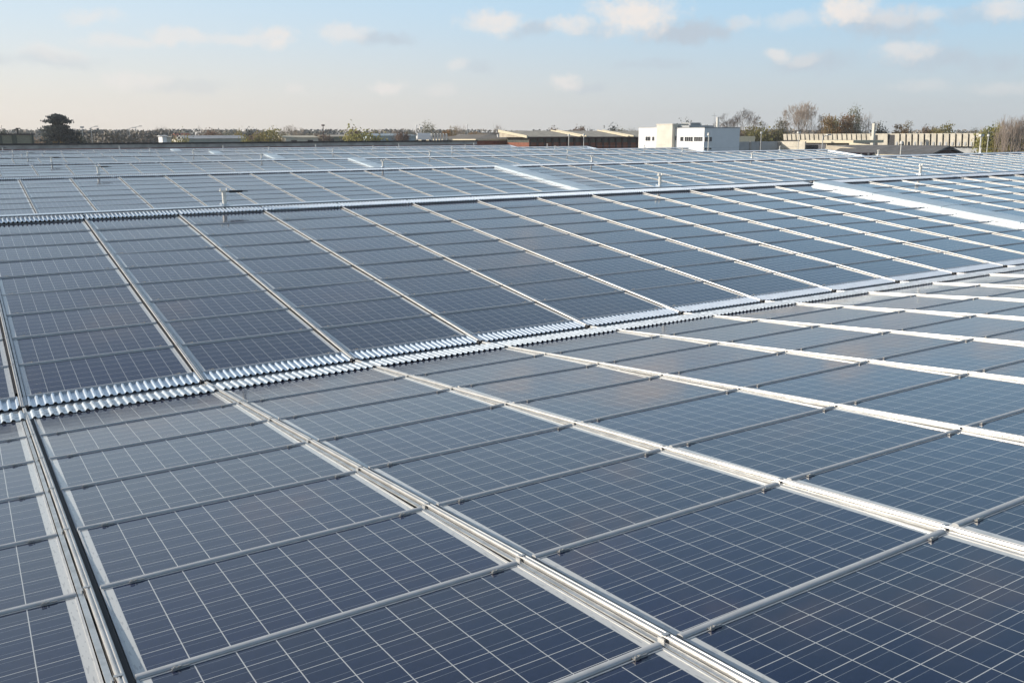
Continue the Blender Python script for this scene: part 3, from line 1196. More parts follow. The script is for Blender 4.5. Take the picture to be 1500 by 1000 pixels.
for (px, top, me, H0, ws, d, lb) in [
        (1211, 166, o_tall, 14, .62, 255, 'rust coloured tree leftmost of the autumn clump'),
        (1226, 170, y_round, 11, .7, 258, 'yellow green tree in the autumn clump behind the concrete facade'),
        (1238, 165, o_tall, 14, .62, 252, 'rust coloured tree in the middle of the autumn clump'),
        (1250, 154, e_open, 13, .5, 256, 'tallest grey-green tree of the autumn clump'),
        (1264, 163, b4, 16, .8, 258, 'half bare poplar at the right side of the autumn clump'),
        (1289, 182, d_round, 9, .4, 262, 'small dark conifer right of the brown chimney'),
        (1284, 176, thin, 14, .5, 266, 'faint bare tree behind the small dark conifer'),
        (1318, 176, o_round, 11, .5, 260, 'pale rusty tree alone above the concrete parapet'),
        (1330, 174, thin, 14, .55, 262, 'thin yellowish tree beside the lone rusty tree'),
        (1357, 179, r_round, 11, .5, 260, 'brown bare-topped tree left of the rounded olive trees'),
        (1370, 183, y_round, 11, .6, 258, 'low golden tree between brown and olive trees'),
        (1384, 179, g_round, 10, .55, 256, 'rounded olive tree above the right half of the concrete building'),
        (1426, 186, e_open, 13, .5, 262, 'grey distant tree above the right end of the concrete building'),
        (1438, 183, b3, 13, .7, 266, 'grey bare tree above the right end of the concrete building')]:
    tree_px('autumn_tree', me, H0, px, top, d, px * .7, lb, ws)
for (px, top, me, H0, ws, d, lb) in [
        (1453, 180, g_round, 10, .5, 162, 'olive leafy tree left of the pale poplars'),
        (1462, 174, thin, 14, .45, 160, 'thin ochre tree among the pale poplars'),
        (1470, 169, b4, 16, .85, 152, 'bare poplar leftmost of the pale group at right'),
        (1482, 166, b4, 16, .9, 148, 'bare poplar in the middle of the pale group at right'),
        (1494, 168, b4, 16, .85, 154, 'bare poplar near the right picture edge'),
        (1476, 203, y_round, 11, .5, 158, 'low yellowish shrub under the pale poplars'),
        (1499, 199, g_bush, 8, .35, 164, 'dark green shrub under the rightmost poplar'),
        (1508, 172, thin, 14, .6, 156, 'ochre tree cut by the right picture edge')]:
    tree_px('poplar_tree', me, H0, px, top, d, px * .9, lb, ws)
# over the brick shed
for (px, top, me, H0, ws, lb) in [
        (733, 180, b3, 13, 1.1, 'small bare tree above the low roof left of the brick shed'),
        (810, 181, r_round, 11, .5, 'reddish tree rising behind the middle of the brick shed'),
        (847, 179, r_round, 11, .62, 'dense reddish brown tree above the second shed roof'),
        (864, 189, d_round, 9, .4, 'small dark tree top just right of the dense reddish tree'),
        (896, 184, d_round, 9, .6, 'dark green tree above the third shed roof'),
        (910, 187, g_round, 10, .6, 'greener tree touching the dark tree above the shed'),
        (926, 187, e_open, 13, .5, 'grey tree just left of the white building'),
        (1002, 177, d_round, 9, .5, 'dark tree top behind the roof box of the white building'),
        (1036, 180, r_round, 11, .5, 'brown tree top left of the antenna')]:
    tree_px('tree', me, H0, px, top, 245, px * .37, lb, ws)
# scattered trees beyond the parapet at left
for (px, top, me, H0, ws, d, lb) in [
        (2, 190, d_round, 9, .4, 230, 'dark twig tip at the left picture edge'),
        (60, 193, r_round, 11, .7, 210, 'low purplish tree between the olive building and cedar'),
        (84, 200, o_round, 11, .35, 176, 'small orange shrub at the foot of the cedar'),
        (106, 195, d_round, 9, .7, 186, 'dark round bush joined to the right of the cedar'),
        (117, 198, d_round, 9, .5, 190, 'low dark bush right of the round cedar bush'),
        (213, 189, b3, 13, .9, 230, 'leftmost of three wispy bare trees beyond the parapet'),
        (224, 187, b4, 16, .9, 232, 'middle of three wispy bare trees beyond the parapet'),
        (234, 183, b4, 16, .9, 230, 'tallest of three wispy bare trees beyond the parapet'),
        (262, 199, g_bush, 8, .5, 210, 'olive bush right of the bright white box'),
        (270, 195, r_round, 11, .4, 260, 'rusty bush behind the olive bush'),
        (297, 183, b3, 13, .6, 235, 'dark bare twigs above the brown tree'),
        (306, 184, r_round, 11, .75, 230, 'brown bushy tree behind the pale greenhouse'),
        (318, 188, r_round, 11, .6, 236, 'lower brown tree beside the brown bushy tree'),
        (332, 190, e_open, 13, .7, 240, 'grey leafless tree above the greenhouse'),
        (351, 188, y_round, 11, .55, 228, 'golden yellow tree at the end of the greenhouse'),
        (365, 190, d_round, 9, .5, 238, 'dark tree between golden and brown trees'),
        (364, 198, g_bush, 8, .35, 205, 'small lime green bush in front of the dark tree'),
        (379, 187, r_round, 11, .7, 232, 'brown tree left of the broad olive tree'),
        (395, 186, g_round, 10, .8, 228, 'broad olive brown tree near the cream sheds'),
        (412, 190, e_open, 13, .7, 236, 'grey brown tree behind the cream sheds'),
        (434, 181, b2, 14, .8, 240, 'airy bare tree above the cream sheds'),
        (455, 192, e_open, 13, .6, 250, 'small grey tree right of the airy bare tree'),
        (470, 190, r_round, 11, .8, 236, 'reddish brown tree beside the dark flag pole'),
        (518, 183, r_round, 11, .6, 232, 'reddish pointed tree left of the bright olive tree'),
        (532, 189, g_bush, 8, 1.0, 226, 'bright olive bushy tree in the middle distance'),
        (552, 187, b3, 13, .8, 300, 'pale distant tree above the blue warehouse left end'),
        (588, 186, r_round, 11, .55, 232, 'brown tree in front of the pale blue warehouse'),
        (577, 186, b3, 13, .7, 280, 'thin bare tree behind the pale blue warehouse'),
        (598, 189, e_open, 13, .5, 290, 'faint grey tree at the right end of the blue warehouse'),
        (626, 178, e_open, 13, .75, 225, 'tall grey-green tree above the white cylinders'),
        (655, 185, o_round, 11, .6, 230, 'rusty tree right of the white cylinders'),
        (665, 182, thin, 14, .6, 232, 'thin yellow birch beside the rusty tree'),
        (675, 181, b4, 16, .8, 236, 'pale bare tree right of the yellow birch'),
        (692, 188, o_round, 11, .5, 230, 'small ochre tree left of the low tan roof'),
        (701, 191, r_round, 11, .4, 240, 'dark reddish bush behind the low tan roof')]:
    tree_px('tree', me, H0, px, top, d, px * .53, lb, ws)
# the low hazy wood that closes the horizon
rg = random.Random(99)
c = MB()
for i in range(420):
    px = rg.uniform(-200, 1720)
    d = rg.uniform(420, 640)
    x, y = at(px, d)
    top = zd(rg.uniform(189.5, 195.5) if px < 760 else rg.uniform(190, 196), d, px)
    wd = rg.uniform(5, 9)
    hgt = top - GZ
    for j in range(90):
        z = GZ + hgt * (1 - abs(rg.gauss(0, .28)))
        leaf_quad(c, Vector((x + rg.gauss(0, wd * .45), y + rg.gauss(0, wd * .45), max(GZ, z))), 1.0, rg)
o = c.build('distant_wood', mat('distant_foliage', (0.16, 0.16, 0.15), 0.9, var_col=(0.24, 0.20, 0.15), vscale=0.04))
tag(o, 'low hazy wood along the horizon', 'wood', kind='stuff')
c = MB()
for i in range(150):
    px = rg.uniform(118, 242)
    d = rg.uniform(215, 300)
    x, y = at(px, d)
    top = zd(rg.uniform(191, 198), d, px)
    for j in range(60):
        z = GZ + (top - GZ) * (1 - abs(rg.gauss(0, .3)))
        leaf_quad(c, Vector((x + rg.gauss(0, 2.2), y + rg.gauss(0, 2.2), max(GZ, z))), .5, rg)
o = c.build('tree_belt', mat('dull_belt_foliage', (0.14, 0.13, 0.12), 0.9, var_col=(0.22, 0.19, 0.15), vscale=0.1))
tag(o, 'dull brown belt of trees right of the cedar', 'wood', kind='stuff')


# ------------------------------------------------------------------ buildings
class Bld:
    def __init__(self, name, x, y, label, cat='building', group=None):
        self.o = Vector((x, y, GZ))
        self.r = empty(name, (x, y, GZ))
        tag(self.r, label, cat, group)

    def box(self, name, x0, x1, y0, y1, z0, z1, m, parent=None):
        mb_ = MB()
        mb_.box(x0 - self.o.x, x1 - self.o.x, y0 - self.o.y, y1 - self.o.y, z0 - self.o.z, z1 - self.o.z)
        return mb_.build(name, m, parent or self.r)

    def mesh(self, name, m, faces, parent=None):
        mb_ = MB()
        for f in faces:
            mb_.face([Vector(p) - self.o for p in f])
        return mb_.build(name, m, parent or self.r)

    def prism(self, name, m, prof, a0, a1, axis, parent=None):
        mb_ = MB()
        if axis == 'x':
            mb_.prism([(s - self.o.y, t - self.o.z) for s, t in prof], a0 - self.o.x, a1 - self.o.x, 'x')
        else:
            mb_.prism([(s - self.o.x, t - self.o.z) for s, t in prof], a0 - self.o.y, a1 - self.o.y, 'y')
        return mb_.build(name, m, parent or self.r)


def win_x(b, x, pxa, pxb, pya, pyb, n=1, frame=WHITEW):
    """window on a wall facing -x, at the given bearings"""
    ya, yb = on_x(pxb, x), on_x(pxa, x)
    ym = (ya + yb) / 2
    z1, z0 = zat(pxa, pya, x, ym), zat(pxa, pyb, x, ym)
    f = b.box('window', x - .06, x + .1, ya, yb, z0, z1, frame)
    g = MB()
    for i in range(n):
        u0 = ya + (yb - ya) * i / n + .035
        u1 = ya + (yb - ya) * (i + 1) / n - .035
        g.box(x - .085 - b.o.x, x - .058 - b.o.x, u0 - b.o.y, u1 - b.o.y, z0 + .03 - b.o.z, z1 - .03 - b.o.z)
    g.build('pane', WINDOW, f)
    return f


def win_y(b, y, pxa, pxb, pya, pyb, n=1, frame=WHITEW):
    xa, xb = on_y(pxa, y), on_y(pxb, y)
    xm = (xa + xb) / 2
    z1, z0 = zat(pxa, pya, xm, y), zat(pxa, pyb, xm, y)
    f = b.box('window', xa, xb, y - .06, y + .1, z0, z1, frame)
    g = MB()
    for i in range(n):
        u0 = xa + (xb - xa) * i / n + .05
        u1 = xa + (xb - xa) * (i + 1) / n - .05
        g.box(u0 - b.o.x, u1 - b.o.x, y - .085 - b.o.y, y - .058 - b.o.y, z0 + .07 - b.o.z, z1 - .07 - b.o.z)
    g.build('pane', WINDOW, f)
    return f


# --- white office building
X = 82.0
yN = on_x(1031.5, X)
yF = on_x(935.5, X)
xR = on_y(1083.5, yN)
ztop = zat(1031, 187.8, X, yN)
b = Bld('office_building', (X + xR) / 2, (yN + yF) / 2, 'white flat-roofed office building with cream stair tower beyond the panels')
yt0, yt1 = on_x(989, X), on_x(966, X)
b.box('wall', X, xR, yN, yt0 - .02, GZ, ztop, WHITEW)
b.box('wall', X, xR, yt1 + .02, yF, GZ, zat(950, 187.5, X, yF), WHITEW)
b.box('parapet_cap', X - .05, xR + .05, yN - .05, yt0 - .05, ztop + .002, ztop + .10, GREYW)
b.box('parapet_cap', X - .05, xR + .05, yt1 + .05, yF + .05, zat(950, 187.5, X, yF) + .002, zat(950, 187.5, X, yF) + .1, GREYW)
ztt = zat(978, 183.2, X, (yt0 + yt1) / 2)
b.box('stair_tower', X - .55, X + 4.6, yt0, yt1, GZ, ztt, CREAMW)
b.box('tower_cap', X - .62, X + 4.7, yt0 - .06, yt1 + .06, ztt + .002, ztt + .14, CREAMW)
b.box('recessed_bay', X + .5, X + 5, yt0 - 2.1, yt0 - .03, ztop + .12, zat(1000, 184, X, yt0), GREYW)
win_x(b, X, 946, 953, 200, 206.5, 2)
win_x(b, X, 955.8, 958.8, 200, 206.5)
win_x(b, X, 963.6, 966, 200, 206.5)
win_x(b, X, 989.8, 991.6, 199, 206)
win_x(b, X, 997, 1001.5, 200.3, 207)
win_x(b, X, 1003.5, 1015.2, 200.3, 207.3, 4)
win_x(b, X, 1017.2, 1029.4, 200.3, 207.3, 4)
win_y(b, yN, 1031.9, 1042.6, 200.2, 208, 3)
win_y(b, yN, 1032.2, 1042.6, 216, 219.8, 3)
ra = MB()
cx, cy = X + 3.0, on_x(1011, X + 3)
zz0 = ztop + .1
ra.box(-.9, .9, -.9, .9, 0, zat(1011, 180, cx, cy) - zz0 - .1)
ra.box(-.95, .95, -.95, .95, zat(1011, 180, cx, cy) - zz0 - .095, zat(1011, 180, cx, cy) - zz0)
o = ra.build('roof_unit', GREYW, b.r)
o.location = Vector((cx, cy, zz0)) - b.o
ch = MB()
cx, cy = on_y(1050.3, yN + 3), yN + 3
ch.tube((0, 0, 0), (0, 0, zat(1050, 173, cx, cy) - ztop), .21, .19, seg=10)
ch.tube((0, 0, zat(1050, 173, cx, cy) - ztop), (0, 0, zat(1050, 173, cx, cy) - ztop + .1), .23, .23, seg=10)
o = ch.build('chimney_pipe', POSTM, b.r)
o.location = Vector((cx, cy, ztop)) - b.o
an = MB()
cx, cy = on_y(1045, yN + 4), yN + 4
an.tube((0, 0, 0), (0, 0, zat(1045, 165, cx, cy) - ztop), .035, .02, seg=5)
hh = zat(1045, 165, cx, cy) - ztop
an.tube((-.5, 0, hh * .8), (.5, 0, hh * .8), .02, seg=4)
o = an.build('antenna', POLE, b.r)
o.location = Vector((cx, cy, ztop)) - b.o

# --- brick sheds with stepped fibre cement roofs
Y = 127.0
segs = [(776, 852, 'first from left, its sunlit end wall showing'), (854, 921, 'in the middle'), (923, 990, 'partly hidden by the white building')]
for i, (pa, pb, lb) in enumerate(segs):
    xa, xb = on_y(pa, Y), on_y(pb, Y)
    ze = zat(pa + 20, 200.0, (xa + xb) / 2, Y)
    yr = Y + 8.5
    zr = zat(pa - 12, 191.8, on_y(pa - 12, yr), yr)
    b = Bld('brick_shed', (xa + xb) / 2, Y + 4, 'brick shed with tan roof, ' + lb, 'shed', 'brick sheds beyond the roof edge')
    zb = zat(pa, 209.0, xa, Y)
    b.box('brick_wall', xa, xb, Y, Y + 8, GZ, zb, BRICK)
    b.box('glazing_band', xa + .1, xb - .1, Y + .12, Y + 7.9, zb + .002, zb + .75, RIBBON)
    b.box('upper_wall', xa + .02, xb - .02, Y + .03, Y + 7.97, zb + .752, ze - .03, BROWN)
    n = 7
    g = MB()
    for j in range(n + 1):
        u = xa + (xb - xa) * j / n
        g.box(u - .18 - b.o.x, u + .18 - b.o.x, Y - .12 - b.o.y, Y - .003 - b.o.y, 0, ze - .1 - GZ)
    g.build('pilasters', BROWN, b.r)
    b.prism('roof', FIBRE, [(Y - 1.2, ze - .12), (yr, ze - .12), (yr, zr)], xa - 1.3, xb + .1, 'x')
    b.box('gutter', xa - 1.2, xb, Y - 1.4, Y - 1.22, ze - .28, ze - .05, BROWN)
    for xv in (xa - 1.5, xb + .12) if i < 2 else (xa - 1.5,):
        b.prism('verge', FASCIA, [(Y - 1.3, ze - .25), (yr + .1, zr - .25), (yr + .1, zr + .22), (Y - 1.3, ze + .18)], xv, xv + .28, 'x')
# low tan building left of the sheds
Yl = 136.0
xa, xb = on_y(697, Yl), on_y(757, Yl)
b = Bld('low_building', (xa + xb) / 2, Yl + 8, 'low building with tan pitched roof and bright yellowish fascia left of the sheds')
ze = zat(720, 203.6, (xa + xb) / 2, Yl)
zr = zat(740, 194, on_y(740, Yl + 12), Yl + 12)
b.box('wall', xa + .5, xb - .6, Yl + .4, Yl + 23, GZ, ze - .35, BRICK)
b.mesh('roof', FIBRE_B, [[(xa, Yl, ze), (xb, Yl, ze), (xb - 1.5, Yl + 12, zr), (xa + 11, Yl + 12, zr)],
                      [(xa, Yl, ze), (xa + 11, Yl + 12, zr), (xa, Yl + 24, ze)],
                      [(xb, Yl, ze), (xb, Yl + 24, ze), (xb - 1.5, Yl + 12, zr)],
                      [(xa, Yl + 24, ze), (xa + 11, Yl + 12, zr), (xb - 1.5, Yl + 12, zr), (xb, Yl + 24, ze)]])
b.box('fascia', xa - .1, xb + .1, Yl - .12, Yl + 24.1, ze - .30, ze - .01, FASCIA)
for px in (729.5, 735.5):
    cx = on_y(px, Yl + 3)
    z0 = zat(px, 201, cx, Yl + 3)
    ch = MB()
    ch.tube((0, 0, 0), (0, 0, zat(px, 195.5, cx, Yl + 3) - z0), .17, .17, seg=8)
    ch.tube((0, 0, zat(px, 195.5, cx, Yl + 3) - z0), (0, 0, zat(px, 195.5, cx, Yl + 3) - z0 + .15), .26, .2, seg=8)
    o = ch.build('vent_pipe', WHITEW, b.r)
    o.location = Vector((cx, Yl + 3, z0 - .4)) - b.o

# --- grey yard wall with a sunlit return
Yw = 101.0
xa, xb = on_y(1080, Yw), on_y(1142.5, Yw)
zt = zat(1120, 207.4, (xa + xb) / 2, Yw)
b = Bld('yard_wall', xb, Yw, 'tall grey precast yard wall whose return at right is cream in the sun', 'wall')
b.box('shaded_wall', xa, xb, Yw, Yw + .3, GZ, zt, GREYW)  # shade put into the colour: greyer than the return
b.box('sunlit_wall', xb, xb + .3, on_x(1180, xb), Yw + .3, GZ, zt - .003, CREAMC)  # sunlight put into the colour: warmer and paler than the grey length
g = MB()
for px in (1100, 1115.5, 1141):
    u = on_y(px, Yw - .1)
    g.box(u - .16 - b.o.x, u + .16 - b.o.x, -.2, -.003, 0, zt + .02 - GZ)
g.build('posts', CONC, b.r)
b.box('coping', xb - 8.2, xb + .2, Yw + 6, Yw + 6.4, GZ, zt + .9, FASCIA)

# --- low building with dark door and long tan roof in front of the concrete building
xg = xb + 2
yA, yB = on_x(1212, xg), on_x(1179, xg)
b = Bld('gate_building', xg + 3, (yA + yB) / 2, 'low flat-roofed building with wide dark doors beside the sunlit wall')
zt2 = zat(1195, 209.5, xg, yA)
b.box('wall', xg, xg + 7, yA, yB, GZ, zt2, CREAMC)
b.box('door', xg - .08, xg - .003, yA + .2, yB - .2, GZ, zt2 - .15, DOORM)
b.box('flat_roof', xg - .6, xg + 7.4, on_x(1254, xg), yB + .5, zt2 + .003, zt2 + .45, FASCIA)
Yh = on_x(1212, xg) - 1.5
yL0 = Yh - 17
xa_, xb_ = on_y(1256, yL0), on_y(1343, yL0)
b = Bld('long_shed', (xa_ + xb_) / 2, yL0 + 7, 'long low shed with a broad tan roof and open dark side', 'shed')
ze = zat(1290, 221.5, (xa_ + xb_) / 2, yL0)
zr = zat(1280, 212.0, on_y(1270, yL0 + 11), yL0 + 11)
xm_ = on_y(1213, yL0 + 11)
b.box('dark_side', xa_, xb_ - .6, yL0 + .5, yL0 + 11, GZ, ze - .2, BROWN)
b.prism('roof', FIBRE, [(yL0 - .5, ze - .12), (yL0 + 11.6, ze - .12), (yL0 + 11, zr)], xm_, xb_ - .35, 'x')
b.box('eaves_gutter', xm_, xb_, yL0 - .75, yL0 - .52, ze - .4, ze - .06, BROWN)
b.prism('end_fascia', FASCIA, [(yL0 - .6, ze - .5), (yL0 + 11.8, ze - .5), (yL0 + 11.8, zr + .3), (yL0 + 11, zr + .3), (yL0 - .6, ze + .1)], xb_ - .3, xb_, 'x')
g = MB()
for j in range(9):
    u = xa_ + (xb_ - xa_) * j / 8.5
    g.box(u - .12 - b.o.x, u + .12 - b.o.x, yL0 + .25 - b.o.y, yL0 + .49 - b.o.y, 0, ze - .25 - GZ)
g.build('posts', CONC, b.r)
# --- dark gabled barn
yG = yL0 - 8
xa_, xb_ = on_y(1363, yG), on_y(1411, yG)
ze = zat(1365, 226, xa_, yG)
xr_ = (xa_ + xb_) / 2
zr = zat(1391, 213.8, xr_, yG)
b = Bld('gabled_barn', xr_, yG + 8, 'small barn with dark brown gable and grey roof right of the long shed', 'barn')
b.prism('wall', BROWN, [(xa_ + .3, GZ), (xb_ - .3, GZ), (xb_ - .3, ze - .1), (xr_, zr - .2), (xa_ + .3, ze - .1)], yG, yG + 16, 'y')
b.prism('roof', FIBRE_G, [(xa_ - .5, ze - .28), (xr_, zr - .16), (xb_ + .5, ze - .28), (xb_ + .5, ze - .1), (xr_, zr + .04), (xa_ - .5, ze - .1)], yG - .5, yG + 16.5, 'y')
b.box('eaves_board', xa_ - .72, xa_ - .53, yG - .5, yG + 16.5, ze - .42, ze - .12, FASCIA)
b.box('brick_side', xa_ + .2, xa_ + .297, yG + .4, yG + 15.6, GZ, ze - .5, BRICK)

# --- concrete building with the row of tilted fins
Xc = 168.0
yA, yB = on_x(1437, Xc), on_x(1146, Xc)
b = Bld('concrete_building', Xc + 8, (yA + yB) / 2, 'long cream concrete building with a row of vertical facade panels')
z1 = zat(1300, 195.8, Xc, on_x(1300, Xc))
zl = zat(1200, 205.5, Xc, on_x(1200, Xc))
zw = zat(1400, 214.5, Xc, on_x(1400, Xc))
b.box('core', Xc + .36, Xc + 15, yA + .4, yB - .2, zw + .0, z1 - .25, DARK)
b.box('base_wall', Xc + 1.2, Xc + 14.5, yA + 1, yB - .5, GZ, zw - .004, GREYW)
b.box('roof_edge', Xc + .4, Xc + 15.2, yA, yB, z1 - .245, z1 - .02, CREAMC)


def fin(pxa, pxb, low, window):
    ya, yb = on_x(pxb, Xc), on_x(pxa, Xc)
    m = MB()
    zlow = low
    xo = Xc
    pts = [(xo + .2, zlow), (xo + .34, zlow), (xo + .10, z1), (xo - .12, z1)]
    m.prism([(s - b.o.x, t - b.o.z) for s, t in pts], ya - b.o.y, yb - b.o.y, 'y')
    f = m.build('facade_panel', CREAMC, b.r)
    if window:
        w = MB()
        h = z1 - zlow
        w.box(Xc + .02 - b.o.x, Xc + .19 - b.o.x, ya + .3 - b.o.y, yb - .3 - b.o.y, zlow + .15 - b.o.z, zlow + h * .34 - b.o.z)
        w.build('window', WINDOW if window == 2 else GREYW, f)
    return f


px = 1147.5
w_ = 4.7
while px < 1276:
    fin(px, px + w_, zl, 0)
    px += w_ + 1.7
    w_ += .045
fin(1286, 1300.2, zat(1290, 212.5, Xc, on_x(1290, Xc)), 0)
px = 1311.0
w_ = 6.3
j = 0
while px < 1432:
    fin(px, px + w_, zw, 2 if j in (1, 2) else 1)
    px += w_ + 2.5
    w_ += .06
    j += 1
chx, chy = Xc - 9, on_x(1279, Xc - 9)
ch = MB()
hh = zat(1279, 181.5, chx, chy) - GZ
ch.box(-.34, .34, -.34, .34, 0, hh - 2.4)
ch.box(-.25, .25, -.25, .25, hh - 2.4, hh)
ch.box(-.29, .29, -.29, .29, hh - .3, hh + .05)
o = ch.build('chimney', CREAMW)
o.location = (chx, chy, GZ)
tag(o, 'tall slim cream chimney in front of the concrete facade', 'chimney')

# --- left: olive building, boxes, greenhouse, sheds, warehouse
d0 = 172
Y0 = CAM.y + d0
xa, xb = on_y(-30, Y0), on_y(49, Y0)
b = Bld('olive_building', (xa + xb) / 2, Y0 + 5, 'olive building with dark green upright panels at the left picture edge')
zt = zat(20, 197.8, 5, Y0)
b.box('wall', xa, xb, Y0, Y0 + 12, GZ, zt, OLIVE)
b.box('roof_edge', xa - .2, xb + .2, Y0 - .2, Y0 + 12.2, zt + .002, zt + .22, DARK)
for (p0, p1) in ((-2, 2.6), (17, 24), (46, 49.2)):
    b.box('dark_panel', on_y(p0, Y0), on_y(p1, Y0), Y0 - .12, Y0 - .003, GZ, zt - .05, GREEND)
mb = MB()
cx = on_y(27.5, Y0)
mb.tube((0, 0, 0), (0, 0, 1.0), .16, .16, seg=8)
mb.box(-.2, .5, -.2, .2, 1.0, 1.16)
o = mb.build('roof_vent', DARK, b.r)
o.location = (cx - b.o.x, 2 - b.o.y + Y0, zt - GZ)


def simple_hall(name, pa, pb, top, dist, depth, wallm, roofm, label, cat='building', rise=.8, door=True):
    Yq = CAM.y + dist
    xa, xb = on_y(pa, Yq), on_y(pb, Yq)
    zt = zat((pa + pb) / 2, top, (xa + xb) / 2, Yq) - rise
    b = Bld(name, (xa + xb) / 2, Yq + depth / 2, label, cat)
    b.box('wall', xa, xb, Yq, Yq + depth, GZ, zt, wallm)
    b.prism('roof', roofm, [(Yq - .3, zt + .003), (Yq + depth + .3, zt + .003), (Yq + depth / 2, zt + rise)], xa - .3, xb + .3, 'x')
    n = max(2, int((xb - xa) / 4))
    if door:
        for i in range(n):
            u = xa + (xb - xa) * (i + .5) / n
            f = b.box('window', u - .8, u + .8, Yq - .05, Yq - .003, zt - 1.5, zt - .5, wallm)
            b.box('pane', u - .7, u + .7, Yq - .08, Yq - .053, zt - 1.4, zt - .6, WINDOW, f).location
    return b


WHITEB = WHITEW
simple_hall('white_kiosk', 237.5, 244, 198, 190, 4, WHITEW, GREYW, 'small bright white block standing beyond the parapet', 'kiosk', .25, False)
simple_hall('small_shed', 244.5, 250.5, 199.5, 192, 4, CREAMW, FIBRE, 'small yellowish shed right beside the bright white block', 'shed', .3, False)
simple_hall('house', 262, 281, 195, 240, 9, CREAMW, BRICK, 'small house with brown roof behind the olive bush', 'house', 1.2)
gh = simple_hall('greenhouse', 270, 359, 198.5, 215, 8, mat('greenhouse_film', (0.36, 0.38, 0.34), 0.6, var=0.2, vscale=1), GREYW, 'long low pale greenhouse beyond the parapet', 'greenhouse', .7, False)
simple_hall('cream_shed', 412, 426, 195.5, 230, 8, WHITEW, FASCIA, 'pale cream shed with bright roof, left of two', 'shed', .5)
simple_hall('cream_shed', 418, 466, 198.5, 215, 9, CREAMC, FASCIA, 'wide cream shed beside the reddish tree', 'shed', .5)
simple_hall('grey_shed', 476, 512, 197.5, 235, 9, OLIVE, FIBRE, 'dull olive shed left of the bright olive tree', 'shed', .5)
simple_hall('blue_warehouse', 544, 612, 195.5, 255, 24, BLUEW, BLUEW, 'long pale blue warehouse beyond the parapet', 'warehouse', .7, False)
simple_hall('white_hall', 686, 700, 197, 270, 10, GREYW, GREYW, 'small grey hall behind the ochre tree', 'building', .5)
# white cylinders
for i in range(6):
    x, y = at(632.5 + 4.3 * i, 176)
    m = MB()
    z0, z1_ = GZ, zd(196.5, 176, 640)
    m.tube((0, 0, 0), (0, 0, z1_ - z0), .2, seg=10)
    m.tube((0, 0, z1_ - z0), (0, 0, z1_ - z0 + .12), .2, .08, seg=10)
    o = m.build('white_silo_pipe', POLEW)
    o.location = (x, y, GZ)
    tag(o, f'slim white upright pipe in a row beyond the parapet, {ORD[i + 1]} from left', 'pipe', 'row of white upright pipes')
# two pale vans on the raised yard behind the parapet
for i, (px, nm) in enumerate(((616.5, 'left'), (624.5, 'right'))):
    x, y = at(px, 178)
    zc = zd(207.5, 178, px)
    r = empty('parked_van', (x, y, zc), (0, 0, 1.2))
    m = MB()
    m.prism([(-2.0, .35), (2.0, .35), (2.0, .95), (1.35, 1.05), (.85, 1.62), (-1.9, 1.62), (-2.0, 1.2)], -.8, .8, 'y')
    m.build('body', CARW, r)
    m = MB()
    m.prism([(.9, 1.08), (1.27, 1.08), (.84, 1.55), (.5, 1.55)], -.815, .815, 'y')
    m.box(-1.5, .3, -.812, .812, 1.12, 1.5)
    m.build('window', WINDOW, r)
    for sx in (-1.3, 1.3):
        for sy in (-.75, .75):
            m = MB()
            m.tube((sx, sy - .1, .33), (sx, sy + .1, .33), .33, seg=12)
            m.build('wheel', RUBBER, r)
    tag(r, f'pale parked van beyond the parapet, {nm} one of two', 'van', 'parked vans')
    q = MB()
    q.box(-2.6, 2.6, -1.4, 1.4, GZ - zc, -.002)
    o = q.build('loading_ramp', FIBRE_G)
    o.location = (x, y, zc)
    o.rotation_euler = (0, 0, 1.2)
    tag(o, f'dark ramp carrying the {nm} pale van', 'ramp')


# ------------------------------------------------------------------ lamp posts and poles
def lamp_post(px, top, dist, label, head='box', m=POLE, rr=.055, rz=0.0):
    x, y = at(px, dist)
    h = zd(top, dist, px) - GZ
    r = empty('lamp_post', (x, y, GZ), (0, 0, rz))
    p = MB()
    p.tube((0, 0, 0), (0, 0, h), rr * 1.3, rr, seg=7)
    p.build('pole', m, r)
    q = MB()
    if head == 'box':
        q.box(-.35, .35, -.16, .16, h - .02, h + .28)
        q.box(-.30, .30, -.19, -.162, h + .02, h + .24)
    elif head == 'arm':
        q.tube((0, 0, h - .1), (.9, 0, h + .15), .04, seg=5)
        q.box(.7, 1.4, -.13, .13, h + .1, h + .24)
    else:
        q.tube((0, 0, h), (0, 0, h + .3), .2, .14, seg=8)
    q.build('lamp_head', m, r)
    tag(r, label, 'lamp post')


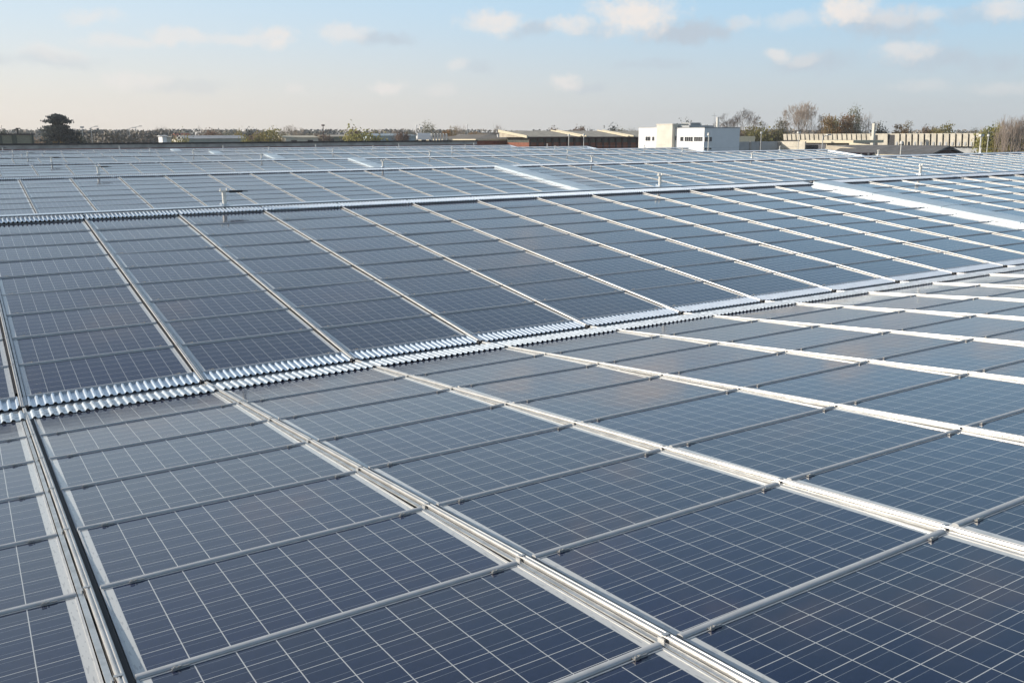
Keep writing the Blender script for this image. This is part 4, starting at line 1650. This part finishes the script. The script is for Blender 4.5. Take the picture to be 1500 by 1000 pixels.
lamp_post(833.3, 199.5, 138, 'slim pale lamp post before the first brick shed roof, left of two', 'cap', POLEW)
lamp_post(855.2, 199, 138, 'slim pale lamp post before the second brick shed', 'cap', POLEW)
lamp_post(1038.2, 198.5, 108, 'pale lamp post against the shaded side of the white building', 'cap', POLEW)
lamp_post(1170, 195.5, 160, 'pale lamp post before the left part of the concrete facade', 'box', POLEW)
lamp_post(1205.5, 199.5, 118, 'grey lamp post with dark head near the dark doors', 'arm', POLE)
lamp_post(1115, 196, 140, 'thin pole standing at the grey yard wall', 'cap', POLE, .05)
lamp_post(1321.5, 211, 104, 'short post before the long tan shed', 'cap', POLEW, .06)
lamp_post(1437.5, 200, 128, 'tall cream lamp post right of the concrete building', 'box', POLEW, .09)
lamp_post(1448, 200, 136, 'thinner cream lamp post left of the poplars', 'cap', POLEW, .05)
lamp_post(121.5, 187.5, 200, 'thin floodlight pole right of the cedar', 'box', POLE, .06)
lamp_post(134.5, 186.5, 205, 'thin lamp pole second to the right of the cedar', 'arm', POLE, .05)
lamp_post(190, 188, 225, 'faint lamp pole above the brown tree belt, left of two', 'arm', POLE, .06)
lamp_post(200, 186, 225, 'faint lamp pole above the brown tree belt, right of two', 'arm', POLE, .06)
lamp_post(474, 184.5, 215, 'dark pole with a small flag-like head by the reddish tree', 'box', BROWN, .09)
lamp_post(479, 192, 240, 'short pole with dark flat sign beside the reddish tree', 'arm', BROWN, .06)
lamp_post(610.5, 185, 215, 'thin mast at the right end of the blue warehouse', 'cap', POLE, .06)
lamp_post(617, 188.5, 205, 'pale pillar sign pole left of the grey-green tree', 'box', POLEW, .1)
lamp_post(685, 184, 220, 'thin mast among the pale bare trees', 'cap', POLE, .05)
lamp_post(1116, 180, 300, 'distant floodlight mast above the green hedge', 'box', POLE, .06)


# ------------------------------------------------------------------ the air
HZ0, HZ1 = GZ - 1.0, 30.0
mb = MB()
mb.box(-540, 980, -500, 980, HZ0, HZ1)
HAZE = bpy.data.materials.new('autumn_haze')
HAZE.use_nodes = True
hn = HAZE.node_tree
for n in list(hn.nodes):
    if n.type != 'OUTPUT_MATERIAL':
        hn.nodes.remove(n)
pv = hn.nodes.new('ShaderNodeVolumePrincipled')
pv.inputs['Color'].default_value = (0.92, 0.94, 0.97, 1)
pv.inputs['Density'].default_value = 0.00028
pv.inputs['Anisotropy'].default_value = 0.2
hn.links.new(pv.outputs[0], hn.nodes['Material Output'].inputs['Volume'])
tag(mb.build('haze', HAZE), kind='stuff')
